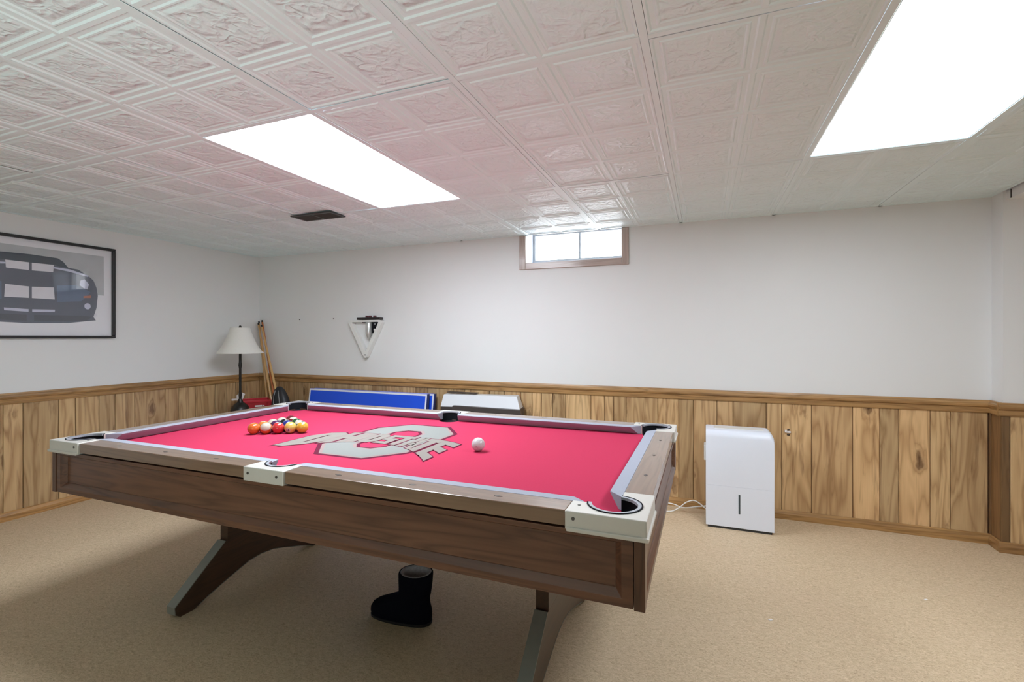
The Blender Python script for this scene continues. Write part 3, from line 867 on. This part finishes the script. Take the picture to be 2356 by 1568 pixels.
spec = {
 (0,0): ('orange', 0, (0, A(80), 0), 'solid orange-red ball at the leftmost front corner of the racked triangle'),
 (0,1): ('ored', 0, (0, A(90), 0), 'orange ball behind the leftmost ball of the rack, against the short rail side'),
 (0,2): ('purple', 1, (A(20), 0, 0), 'purple striped ball in the middle of the row nearest the left short rail'),
 (0,3): ('blue', 1, (0, 0, 0), 'pale topped striped ball, fourth back in the row nearest the left short rail'),
 (0,4): ('maroon', 0, (0, A(30), 0), 'maroon ball at the far back corner of the racked triangle'),
 (1,0): ('orange', 1, (A(52), A(14), A(30)), 'orange striped ball with a cream face, second along the front of the rack'),
 (1,1): ('purple', 0, (0, A(30), 0), 'dark purple ball hidden behind the red ball of the rack'),
 (1,2): ('black', 0, (0, A(-62), A(30)), 'black ball with a white spot deep in the rack'),
 (1,3): ('maroon', 1, (A(-15), 0, 0), 'white topped maroon striped ball at the far side of the rack'),
 (2,0): ('red', 0, (0, A(-75), A(30)), 'red ball in the middle of the front edge of the rack'),
 (2,1): ('blue', 0, (0, A(40), 0), 'blue ball at the centre of the racked triangle'),
 (2,2): ('green', 0, (0, A(10), 0), 'green ball at the far side of the rack behind the two yellow ones'),
 (3,0): ('lemon', 0, (0, A(20), A(-70)), 'pale yellow ball with a dark number, fourth along the front of the rack'),
 (3,1): ('green', 1, (A(8), 0, 0), 'cream topped striped ball just behind the yellow apex ball'),
 (4,0): ('yellow', 0, (0, A(-85), A(20)), 'solid yellow ball at the apex of the rack, rightmost of the racked balls'),
}
bmats = {}
for (r, k), (cn, st, rot, lab) in spec.items():
    key = (cn, st)
    if key not in bmats: bmats[key] = ball_mat('ball_%s_%s' % (cn, 'stripe' if st else 'solid'), cols[cn], bool(st))
    ball(-2.082 + 0.0498*r, 1.753 + 0.0288*r + 0.0575*k, bmats[key], rot, lab, 'balls racked in a triangle')
ball(-0.889, 1.845, ball_mat('ball_cue', None, cue=True), (0.4, 0.2, 0), 'white cue ball alone on the scarlet cloth beside the printed emblem', None)

# ================================================================== LEFT WALL PICTURE
PY, PZ = 1.899, 1.596
pic = thing('framed_picture', 'black framed poster of a dark striped car hung on the left wall', 'picture', (XL, PY, PZ))
hw_, hh_ = 0.520, 0.357
FRP = 0.020
for a, b, c, d in ((-hw_, hw_, hh_-FRP, hh_), (-hw_, hw_, -hh_, -hh_+FRP), (-hw_, -hw_+FRP, -hh_+FRP, hh_-FRP), (hw_-FRP, hw_, -hh_+FRP, hh_-FRP)):
    m = MB(); m.box(XL+0.001, XL+0.026, PY+a, PY+b, PZ+c, PZ+d); m.build('frame_bar', M['black_frame'], pic, bevel=0.003)
PM = [plain('print_paper', (0.80, 0.80, 0.84, 1), 0.5, noise_amt=0.02), plain('print_grey', (0.47, 0.49, 0.51, 1), 0.5, noise_amt=0.25, nscale=5), plain('print_car', (0.13, 0.145, 0.185, 1), 0.5, noise_amt=0.12, nscale=8),
      plain('print_cabin', (0.07, 0.09, 0.11, 1), 0.5), plain('print_stripe', (0.74, 0.73, 0.79, 1), 0.5), plain('print_line_l', (0.58, 0.60, 0.74, 1), 0.5), plain('print_orange', (0.48, 0.20, 0.14, 1), 0.5), plain('print_grille', (0.10, 0.11, 0.135, 1), 0.5), plain('print_bluegrey', (0.15, 0.20, 0.29, 1), 0.5)]
prt = MB()
def pp(pts, layer, mi):
    x = XL + 0.0045 + layer*0.0003
    prt.add([(x, PY+a, PZ+b) for a, b in pts], [tuple(range(len(pts)))], mi)
def mir(pts): return [(-a, b) for a, b in pts[::-1]]
prt.box(XL+0.0015, XL+0.0045, PY-hw_+0.015, PY+hw_-0.015, PZ-hh_+0.015, PZ+hh_-0.015, 0)
pp([(-0.449, -0.02), (0.449, -0.02), (0.447, 0.288), (-0.447, 0.288)], 1, 1)
half = [(0.0, -0.250), (0.230, -0.241), (0.394, -0.218), (0.378, -0.192), (0.399, -0.118), (0.407, -0.026), (0.399, 0.034), (0.378, 0.092), (0.342, 0.124), (0.278, 0.164), (0.220, 0.168)]
pp(half + [(0.0, 0.19)] + mir(half)[:-1], 2, 2)
cab = [(0.0, 0.176), (0.128, 0.178), (0.220, 0.166), (0.187, 0.210), (0.155, 0.231), (0.0, 0.236)]
pp(cab + mir(cab)[1:-1], 3, 3)
for f in (lambda q: q, mir):
    pp(f([(0.008, 0.123), (0.128, 0.125), (0.132, 0.179), (0.008, 0.178)]), 4, 4)
    pp(f([(0.008, -0.072), (0.137, -0.073), (0.132, 0.014), (0.008, 0.008)]), 4, 4)
    pp(f([(0.010, -0.170), (0.137, -0.165), (0.139, -0.147), (0.010, -0.151)]), 4, 5)
    pp(f([(0.128, 0.153), (0.225, 0.140), (0.342, 0.115), (0.348, 0.125), (0.230, 0.158), (0.128, 0.164)]), 4, 5)
    pp(f([(0.150, -0.09), (0.30, -0.075), (0.36, 0.0), (0.27, 0.045), (0.150, 0.03)]), 3, 8)
    pp(f([(0.02, -0.235), (0.33, -0.225), (0.37, -0.19), (0.30, -0.185), (0.02, -0.19)]), 3, 7)
    pp(f([(0.288, 0.047), (0.313, 0.026), (0.338, 0.019), (0.348, 0.059), (0.320, 0.095), (0.293, 0.083)]), 4, 5)
    pp(f([(0.313, -0.049), (0.360, -0.045), (0.360, -0.026), (0.313, -0.034)]), 4, 6)
    pp(f([(0.339+0.021*math.cos(k*math.pi/6), -0.111+0.024*math.sin(k*math.pi/6)) for k in range(12)]), 4, 5)
    pp(f([(0.380, -0.195), (0.404, -0.180), (0.402, -0.160), (0.390, -0.165)]), 4, 4)
prt.build('print', PM, pic)
m = MB(); m.box(XL+0.0085, XL+0.0105, PY-hw_+FRP-0.002, PY+hw_-FRP+0.002, PZ-hh_+FRP-0.002, PZ+hh_-FRP+0.002)
m.build('glass_pane', M['glass'], pic)

# ================================================================== CORNER: table, lamp, crate, cues, bag
t = thing('side_table', 'low dark wooden side table in the corner, mostly hidden behind the pool table', 'table', (-4.18, 3.34, 0))
m = MB(); m.box(-4.385, -3.975, 3.08, 3.60, 0.435, 0.460); m.build('table_top', M['dark_wood'], t, bevel=0.004)
m = MB(); m.box(-4.36, -4.0, 3.105, 3.575, 0.37, 0.435); m.build('apron', M['dark_wood'], t)
for a in (-4.365, -4.035):
    for b in (3.10, 3.54):
        m = MB(); m.box(a, a+0.04, b, b+0.04, 0.0, 0.37); m.build('leg', M['dark_wood'], t)
LX, LY = -4.10, 3.303
t = thing('table_lamp', 'unlit lamp with bell-shaped cream shade and thin black stem in the corner', 'lamp', (LX, LY, 0.46))
m = MB(); m.lathe([(0.080, 0.460), (0.084, 0.468), (0.084, 0.50), (0.082, 0.555), (0.070, 0.590), (0.050, 0.612), (0.026, 0.628), (0.018, 0.66)], LX, LY, 32); m.build('base', M['black_metal'], t, smooth=40)
m = MB(); m.lathe([(0.011, 0.655), (0.014, 0.70), (0.011, 0.74), (0.011, 0.95), (0.016, 0.98), (0.012, 1.01), (0.010, 1.33)], LX, LY, 16); m.build('stem', M['black_metal'], t, smooth=40)
m = MB()
prof = [(0.198, 1.096), (0.164, 1.140), (0.137, 1.190), (0.114, 1.245), (0.096, 1.295), (0.084, 1.338)]
m.lathe(prof + [(r-0.002, z) for r, z in prof[::-1]], LX, LY, 40, cap0=False, cap1=False)
m.lathe([(0.1995, 1.094), (0.1995, 1.103), (0.195, 1.103), (0.195, 1.094)], LX, LY, 40, cap0=False, cap1=False)
m.build('lamp_shade', M['shade'], t, smooth=30)
m = MB(); m.lathe([(0.004, 1.33), (0.012, 1.336), (0.014, 1.345), (0.008, 1.356), (0.0, 1.360)], LX, LY, 14)
for k in range(3):
    a = k*2.094; m.tube([(LX, LY, 1.333), (LX+0.083*math.cos(a), LY+0.083*math.sin(a), 1.333)], 0.002, 6)
m.build('finial', M['black_metal'], t, smooth=40)

ca = math.atan2(0.205, 0.14)
t = thing('crate', 'red plastic crate on the corner side table beside the lamp', 'crate', (-4.172, 3.536, 0.461), ca)
def cbox(m, *a, mi=0): m.box(*a, mi)
W_, D_, H_ = 0.125, 0.10, 0.165
m = MB(); m.box(-W_, W_, -D_, D_, 0, 0.01); m.box(-W_, W_, D_-0.01, D_, 0.01, H_); m.box(-W_, -W_+0.01, -D_, D_-0.01, 0.01, H_); m.box(W_-0.01, W_, -D_, D_-0.01, 0.01, H_)
m.box(-W_, W_, -D_+0.004, -D_+0.012, 0.01, H_)
m.box(-W_-0.004, W_+0.004, -D_-0.004, -D_+0.012, H_-0.022, H_); m.box(-W_-0.004, -W_+0.04, -D_-0.004, -D_+0.004, 0, H_-0.022); m.box(W_-0.035, W_+0.004, -D_-0.004, -D_+0.004, 0, H_-0.022); m.box(-W_+0.04, W_-0.035, -D_-0.004, -D_+0.004, 0, 0.085)
m.build('body', M['red'], t, origin=(0,0,0), at=(0,0,0), bevel=0.003)
m = MB(); m.box(-W_+0.04, W_-0.035, -D_+0.002, -D_+0.0045, 0.085, H_-0.022); m.build('recessed_panel', M['red_dark'], t, origin=(0,0,0), at=(0,0,0))
m = MB()
for a, b, c, d in ((-0.12, -0.085, 0.085, 0.100), (-0.02, 0.045, 0.100, 0.116), (-0.07, -0.03, 0.078, 0.09), (0.05, 0.065, 0.104, 0.114)):
    m.box(a, b, -D_-0.0052, -D_-0.0042, c, d)
m.build('white_marking', M['paper'], t, origin=(0,0,0), at=(0,0,0))
t = thing('paper_note', 'crumpled white paper note sticking up from the red crate', 'paper', (-4.225, 3.405, 0.6265), ca)
m = MB(); m.add([(-0.03,0,0),(0.018,0.004,0),(0.042,0.0,0.062),(0.0,-0.008,0.088),(-0.032,0.004,0.05),(-0.03,0.0015,0),(0.018,0.0055,0),(0.042,0.0015,0.062),(0.0,-0.0065,0.088),(-0.032,0.0055,0.05)],
      [(0,1,2,3,4),(9,8,7,6,5),(0,5,6,1),(1,6,7,2),(2,7,8,3),(3,8,9,4),(4,9,5,0)])
m.box(-0.075, -0.02, -0.012, -0.010, 0.004, 0.022)
m.build('sheet', M['paper'], t, origin=(0,0,0), at=(0,0,0))

cues = [((-4.392, 3.760, 1.415), (-4.105, 3.690, 0.0), 'cue_maple', 'maple pool cue nearest the corner, leftmost of the cues leaning there'),
        ((-4.372, 3.736, 1.395), (-3.905, 3.612, 0.0), 'cue_maple', 'pale pool cue leaning in the corner, second from the left'),
        ((-4.345, 3.758, 1.425), (-3.80, 3.556, 0.0), 'cue_orange', 'orange-brown pool cue leaning in the corner, third from the left'),
        ((-4.325, 3.733, 1.375), (-3.69, 3.545, 0.0), 'cue_maple', 'maple pool cue leaning in the corner, rightmost next to the black bag')]
for a, b, mt, lab in cues:
    A_, B_ = Vector(a), Vector(b); L_ = (A_-B_).length; d = (A_-B_).normalized()
    t = thing('pool_cue', lab, 'pool cue', B_, group='pool cues leaning in the corner')
    t.rotation_euler = Vector((0,0,1)).rotation_difference(d).to_euler()
    up = lambda m, n, mat: m.build(n, mat, t, origin=(0,0,0), at=(0,0,0), smooth=40)
    m = MB(); m.lathe([(0.0145, 0.32*L_), (0.0120, 0.6*L_), (0.0085, 0.985*L_)], seg=14); up(m, 'shaft', M[mt])
    m = MB(); m.lathe([(0.0165, 0.02), (0.0162, 0.16*L_), (0.0145, 0.32*L_)], seg=14); up(m, 'butt', M['cue_butt'] if mt == 'cue_orange' else M['cue_orange'])
    m = MB(); m.lathe([(0.0145, 0.0), (0.0168, 0.008), (0.0168, 0.022)], seg=14); up(m, 'bumper', M['rubber'])
    m = MB(); m.lathe([(0.0086, 0.985*L_), (0.0086, 0.997*L_), (0.005, L_)], seg=12); up(m, 'tip', M['black_metal'])

t = thing('cue_bag', 'black padded bag standing upright in front of the pool cues', 'bag', (-3.775, 3.475, 0), 0.12)
m = MB(); rings = []
for z, w_, d_, off in ((0.0, 0.085, 0.05, 0.055), (0.06, 0.10, 0.06, 0.05), (0.35, 0.10, 0.062, 0.02), (0.60, 0.092, 0.055, -0.01), (0.68, 0.075, 0.045, -0.025), (0.735, 0.05, 0.034, -0.035), (0.765, 0.022, 0.018, -0.04), (0.772, 0.006, 0.006, -0.04)):
    rings.append([(off*0.9 + w_*math.copysign(abs(math.cos(k*math.pi/10))**0.7, math.cos(k*math.pi/10)), d_*math.copysign(abs(math.sin(k*math.pi/10))**0.7, math.sin(k*math.pi/10)) - 0.02 + z*0.06, z) for k in range(20)])
m.loft(rings); m.build('body', M['nylon'], t, origin=(0,0,0), at=(0,0,0), smooth=50)
for dx in (-0.045, 0.035):  # grey tubes put the glossy bag's highlight strips into colour
    m = MB(); m.tube([(0.045+dx, -0.083, 0.05), (0.02+dx, -0.062, 0.35), (-0.008+dx*0.9, -0.041, 0.60), (-0.024+dx*0.7, -0.026, 0.68), (-0.034+dx*0.4, -0.010, 0.735)], 0.0035, 8)
    m.build('highlight_strip', M['grey_strip'], t, origin=(0,0,0), at=(0,0,0))

# ================================================================== AGAINST THE BACK WALL
t = thing('table_tennis_top', 'folded blue table tennis top with white edge lines leaning on the back wall', 'table tennis table', (-2.92, 3.62, 0))
lean = 0.11
def panel(x0, x1, yb0, z1, label, th, dx=0.0):
    """leaning slab: foot at yb0, top further back"""
    L = lambda x, d, z: (x, yb0 + d + lean*z/z1, z)
    mb = MB(); vs = [L(x, d, z) for z in (0.0, z1) for (x, d) in ((x0, 0), (x1, 0), (x1, th), (x0, th))]
    mb.add(vs, [(0,3,2,1),(4,5,6,7),(0,1,5,4),(1,2,6,5),(2,3,7,6),(3,0,4,7)])
    o = mb.build('panel', M['blue'], t, bevel=0.004)
    e = MB(); w_ = 0.016
    def strip(xa, xb, za, zb):
        vs = [L(x, d, z) for z in (za, zb) for (x, d) in ((xa, -0.0015), (xb, -0.0015), (xb, 0.0005), (xa, 0.0005))]
        e.add(vs, [(0,3,2,1),(4,5,6,7),(0,1,5,4),(1,2,6,5),(2,3,7,6),(3,0,4,7)])
    strip(x0+0.002, x1-0.002, z1-w_, z1-0.001); strip(x0+0.002, x0+w_, 0.02, z1-w_); strip(x1-w_, x1-0.002, 0.02, z1-w_)
    e.build('edge_line', M['line'], o)
    r = MB(); vs = [L(x, d, z) for z in (0.01, z1+0.001) for (x, d) in ((x1, -0.001), (x1+0.012, 0.0), (x1+0.012, th), (x1, th))]
    r.add(vs, [(0,3,2,1),(4,5,6,7),(0,1,5,4),(1,2,6,5),(2,3,7,6),(3,0,4,7)]); r.build('edge_band', M['navy'], o)
panel(-3.600, -2.262, 3.555, 0.745, '', 0.020)
panel(-3.590, -2.222, 3.605, 0.744, '', 0.020)

t = thing('sloped_cabinet', 'low white sloped-top cabinet with a dark front band against the back wall', 'cabinet', (-1.76, 3.60, 0))
m = MB()
lo = [(-2.105, 3.600, 0.655), (-1.385, 3.600, 0.680), (-1.385, 3.752, 0.680), (-2.105, 3.752, 0.655)]
m.loft([[(-2.09, 3.56, 0.0), (-1.385, 3.56, 0.0), (-1.385, 3.75, 0.0), (-2.09, 3.75, 0.0)], [(-2.09, 3.60, 0.655), (-1.372, 3.60, 0.668), (-1.38, 3.75, 0.668), (-2.09, 3.75, 0.655)]])
m.build('base', M['hood_dark'], t, bevel=0.004)
m = MB()
m.loft([[(-2.092, 3.598, 0.656), (-1.366, 3.598, 0.669), (-1.395, 3.752, 0.669), (-2.10, 3.752, 0.656)], [(-2.098, 3.665, 0.752), (-1.418, 3.665, 0.764), (-1.43, 3.752, 0.766), (-2.105, 3.752, 0.754)]])
m.build('sloped_cover', M['hood_white'], t, bevel=0.003)
m = MB(); m.loft([[(-1.97, 3.552, 0.595), (-1.325, 3.552, 0.590), (-1.335, 3.592, 0.590), (-1.97, 3.592, 0.595)], [(-1.955, 3.560, 0.676), (-1.352, 3.560, 0.672), (-1.355, 3.592, 0.672), (-1.955, 3.592, 0.676)]])
m.build('front_band', M['hood_dark'], t, bevel=0.004)
m = MB(); m.box(-2.085, -1.80, 3.70, 3.752, 0.764, 0.771); m.build('dark_top_strip', M['hood_dark'], t)  # thin dark strip along the back left of the top

# ---- wall shelf with rack, chalk and tools
t = thing('wall_shelf', 'small dark wall shelf above the hanging white ball rack', 'shelf', (-2.955, YB, 1.42))
m = MB(); m.box(-3.085, -2.82, YB-0.058, YB, 1.412, 1.432); m.build('board', M['shelf_dark'], t, bevel=0.003)
m = MB(); m.box(-3.06, -2.845, YB-0.008, YB, 1.385, 1.412); m.build('bracket', M['shelf_dark'], t)
for k, (x, lab) in enumerate(((-2.985, 'leftmost maroon chalk cube on the dark wall shelf'), (-2.948, 'middle maroon chalk cube on the dark wall shelf'), (-2.895, 'rightmost maroon chalk cube on the dark wall shelf'))):
    m = MB(); m.box(x-0.011, x+0.011, YB-0.042, YB-0.020, 1.4325, 1.4525)
    tag(m.build('chalk_cube', M['chalk'], bevel=0.002), lab, 'chalk', 'chalk cubes on the wall shelf')
rk = MB()
def rounded(pts, r, n=5):
    o = []
    for k in range(3):
        p, a, b = Vector(pts[k]), Vector(pts[k-1]), Vector(pts[(k+1) % 3])
        u, v = (a-p).normalized(), (b-p).normalized()
        for q in range(n+1):
            f = q/n; w_ = (u*(1-f) + v*f); o.append(tuple(p + (u*(1-f)**2 + v*f**2)*r))
    return o
ro = rounded([(-3.205, 1.409), (-2.992, 1.030), (-2.79, 1.409)], 0.045)
ri = rounded([(-3.152, 1.391), (-2.990, 1.108), (-2.838, 1.391)], 0.012)
n_ = len(ro)
vs = [(p[0], YB-0.052, p[1]) for p in ro] + [(p[0], YB-0.052, p[1]) for p in ri] + [(p[0], YB-0.004, p[1]) for p in ro] + [(p[0], YB-0.004, p[1]) for p in ri]
fs = []
for k in range(n_):
    j = (k+1) % n_
    fs += [(k, j, n_+j, n_+k), (2*n_+k, 3*n_+k, 3*n_+j, 2*n_+j), (k, 2*n_+k, 2*n_+j, j), (n_+k, n_+j, 3*n_+j, 3*n_+k)]
rk.add(vs, fs)
t = thing('ball_rack', 'white plastic triangle ball rack hanging point down on the back wall', 'rack', (-2.985, YB-0.03, 1.21))
rk.build('frame', M['white_rack'], t, bevel=0.004)
m = MB(); m.lathe([(0.006, 0), (0.006, 0.004), (0, 0.004)], seg=12, cap1=False); m.v = [(-2.990+x, YB-0.052-z, 1.078+y) for x, y, z in m.v]; m.build('peg_hole', M['screw'], t)
t = thing('cone_holder', 'silver cylinder with a pointed tip hung inside the white ball rack', 'holder', (-2.962, YB-0.03, 1.30))
m = MB(); m.lathe([(0.028, 1.272), (0.030, 1.278), (0.030, 1.384), (0.027, 1.389)], -2.962, YB-0.034, 24); m.build('cylinder', M['chrome'], t, smooth=40)
m = MB(); m.lathe([(0.002, 1.216), (0.018, 1.252), (0.024, 1.268), (0.024, 1.272)], -2.962, YB-0.034, 24); m.build('cone_tip', M['chrome'], t, smooth=40)
t = thing('hanging_clip', 'small black clip with a white knob hanging beside the silver cylinder', 'clip', (-2.893, YB-0.03, 1.34))
m = MB(); m.prism([(-2.926, 1.388), (-2.926, 1.290), (-2.908, 1.282), (-2.902, 1.308), (-2.906, 1.330), (-2.878, 1.345), (-2.866, 1.388)], YB-0.036, YB-0.006, XZ); m.build('body', M['rubber'], t, bevel=0.003)
m = MB(); m.lathe([(0.011, 0), (0.011, 0.004), (0, 0.004)], seg=14, cap1=False); m.v = [(-2.888+x, YB-0.036-z, 1.371+y) for x, y, z in m.v]; m.build('bolt', M['grey_strip'], t)
m = MB(); m.lathe([(0.010, 0), (0.010, 0.008), (0, 0.009)], seg=14, cap1=False); m.v = [(-2.894+x, YB-0.030-z, 1.318+y) for x, y, z in m.v]; m.build('knob', M['white_rack'], t)
for x, z, lab in ((-3.853, 1.426, 'small nail left in the wall above the blue panel, nearer the corner'), (-3.414, 1.429, 'small nail left in the wall, between the corner and the ball rack')):
    m = MB(); m.lathe([(0.0045, 0), (0.0045, 0.006), (0.002, 0.010)], seg=10); m.v = [(x+a, YB-c, z+b) for a, b, c in m.v]
    tag(m.build('nail', M['screw']), lab, 'nail', 'nails in the back wall')
t = thing('wall_hook', 'small pale wooden hook on the paneling to the right of the dehumidifier', 'hook', (0.536, YB-0.012, 0.607))
m = MB(); m.box(0.520, 0.553, YB-0.020, YB-0.0105, 0.590, 0.603); m.box(0.516, 0.530, YB-0.026, YB-0.0105, 0.594, 0.612); m.build('peg', M['paper'], t, bevel=0.003)
m = MB(); m.box(0.532, 0.546, YB-0.015, YB-0.0105, 0.606, 0.618); m.box(0.530, 0.548, YB-0.014, YB-0.0105, 0.572, 0.584); m.build('plate', M['cue_butt'], t, bevel=0.002)

# ================================================================== DEHUMIDIFIER
DX0, DX1, DY0, DY1, DZ = 0.012, 0.412, 3.425, 3.655, 0.637
t = thing('dehumidifier', 'white box dehumidifier with a slit water window standing by the back wall', 'dehumidifier', ((DX0+DX1)/2, 3.54, 0))
m = MB(); rings = []
for y, drop in ((DY0, 0.042), (DY0+0.004, 0.026), (DY0+0.013, 0.012), (DY0+0.027, 0.003), (DY0+0.042, 0.0), (DY1-0.012, 0.0), (DY1, 0.012)):
    zt = DZ - drop
    rings.append([(DX0, y, 0.2803), (DX1, y, 0.2803), (DX1, y, zt-0.030), (DX1-0.006, y, zt-0.016), (DX1-0.020, y, zt-0.003), (DX1-0.030, y, zt), (DX0+0.006, y, zt), (DX0, y, zt-0.004)])
m.loft(rings)
m.build('housing', M['white_plastic'], t, smooth=35)
m = MB(); m.box(DX0, DX1, DY0, DY1, 0.016, 0.2796); m.build('water_bucket', M['white_plastic'], t, bevel=0.0015)
m = MB(); m.box(0.2065, 0.2185, DY0-0.0012, DY0+0.004, 0.107, 0.233); m.build('water_window', M['smoke'], t, bevel=0.003)
m = MB(); m.box(DX0+0.012, DX1-0.012, DY0+0.008, DY1-0.012, 0.0, 0.016); m.build('base', M['dark_plastic'], t)
m = MB(); m.box(DX0-0.012, DX0+0.002, DY0+0.03, DY0+0.13, 0.430, 0.530); m.build('side_handle', M['white_rack'], t, bevel=0.004)
m = MB(); m.box(DX0+0.05, DX1-0.05, DY0+0.09, DY1-0.05, DZ, DZ+0.002); m.build('top_grille', M['white_rack'], t)
def spline(P, n=8):
    P = [Vector(p) for p in P]; out = []
    for i in range(len(P)-1):
        p0, p1, p2, p3 = P[max(i-1,0)], P[i], P[i+1], P[min(i+2, len(P)-1)]
        for k in range(n):
            s = k/n
            out.append(0.5*((2*p1) + (-p0+p2)*s + (2*p0-5*p1+4*p2-p3)*s*s + (-p0+3*p1-3*p2+p3)*s**3))
    out.append(P[-1]); return out
m = MB()
m.tube(spline([(0.016, 3.62, 0.050), (-0.055, 3.615, 0.100), (-0.112, 3.62, 0.083), (-0.170, 3.62, 0.032), (-0.225, 3.61, 0.006), (-0.32, 3.60, 0.006), (-0.40, 3.63, 0.006), (-0.36, 3.68, 0.03), (-0.22, 3.65, 0.050), (-0.141, 3.64, 0.034), (-0.06, 3.655, 0.045), (0.016, 3.63, 0.070)]), 0.0042, 8)
m.build('power_cord', M['white_rack'], t, smooth=60)

# ================================================================== BOOT
t = thing('boot', 'single black sheepskin boot standing on the floor under the pool table', 'boot', (-1.25, 1.80, 0), 0.10)
def brings(levels):
    rings = []
    for z, x0, x1, hw, e in levels:
        cx_, hx = (x0+x1)/2, (x1-x0)/2
        ring = []
        for k in range(28):
            a = 2*math.pi*k/28; ca_, sa_ = math.cos(a), math.sin(a)
            px = cx_ + hx*math.copysign(abs(ca_)**e, ca_)
            f = (px-x0)/(x1-x0)
            ring.append((px, hw*math.copysign(abs(sa_)**e, sa_)*(0.86+0.14*f if hx > 0.1 else 1.0), z))
        rings.append(ring)
    return rings
m = MB(); m.loft(brings([(0.014, -0.140, 0.148, 0.048, 0.8), (0.028, -0.143, 0.150, 0.052, 0.8), (0.048, -0.141, 0.150, 0.053, 0.8), (0.065, -0.130, 0.148, 0.053, 0.8), (0.080, -0.108, 0.144, 0.052, 0.82), (0.094, -0.070, 0.141, 0.052, 0.85), (0.106, -0.035, 0.140, 0.053, 0.9), (0.116, -0.008, 0.141, 0.056, 1.0), (0.128, 0.000, 0.144, 0.060, 1.0), (0.175, 0.000, 0.151, 0.066, 1.0), (0.216, 0.000, 0.154, 0.068, 1.0), (0.222, 0.003, 0.151, 0.065, 1.0)]), cap1=False)
m.loft(brings([(0.222, 0.003, 0.151, 0.065, 1.0), (0.221, 0.010, 0.144, 0.058, 1.0)]), cap0=False, cap1=False)
m.build('upper', M['suede'], t, origin=(0,0,0), at=(0,0,0), smooth=60)
m = MB(); m.loft(brings([(0.222, 0.008, 0.146, 0.060, 1.0), (0.224, 0.014, 0.140, 0.054, 1.0), (0.219, 0.020, 0.134, 0.048, 1.0), (0.205, 0.026, 0.128, 0.042, 1.0), (0.195, 0.06, 0.10, 0.02, 1.0)]), cap0=False)
m.build('fleece_lining', M['fur'], t, origin=(0,0,0), at=(0,0,0), smooth=60)
m = MB(); m.loft(brings([(0.0, -0.134, 0.144, 0.047, 0.8), (0.004, -0.142, 0.150, 0.052, 0.8), (0.0145, -0.143, 0.151, 0.053, 0.8)])); m.build('sole', M['sole'], t, origin=(0,0,0), at=(0,0,0), smooth=50)

# ---- scraps on the floor
for x, y, r_, lab in ((0.273, 2.401, 0.011, 'tiny white scrap on the floor in front of the dehumidifier'), (0.981, 2.858, 0.009, 'tiny white scrap on the open floor toward the right wall')):
    m = MB(); m.prism([(x-r_, y-0.003), (x-0.002, y-0.008), (x+r_, y), (x+0.003, y+0.006)], 0.0, 0.0025, XY)
    tag(m.build('floor_scrap', M['paper']), lab, 'scrap')
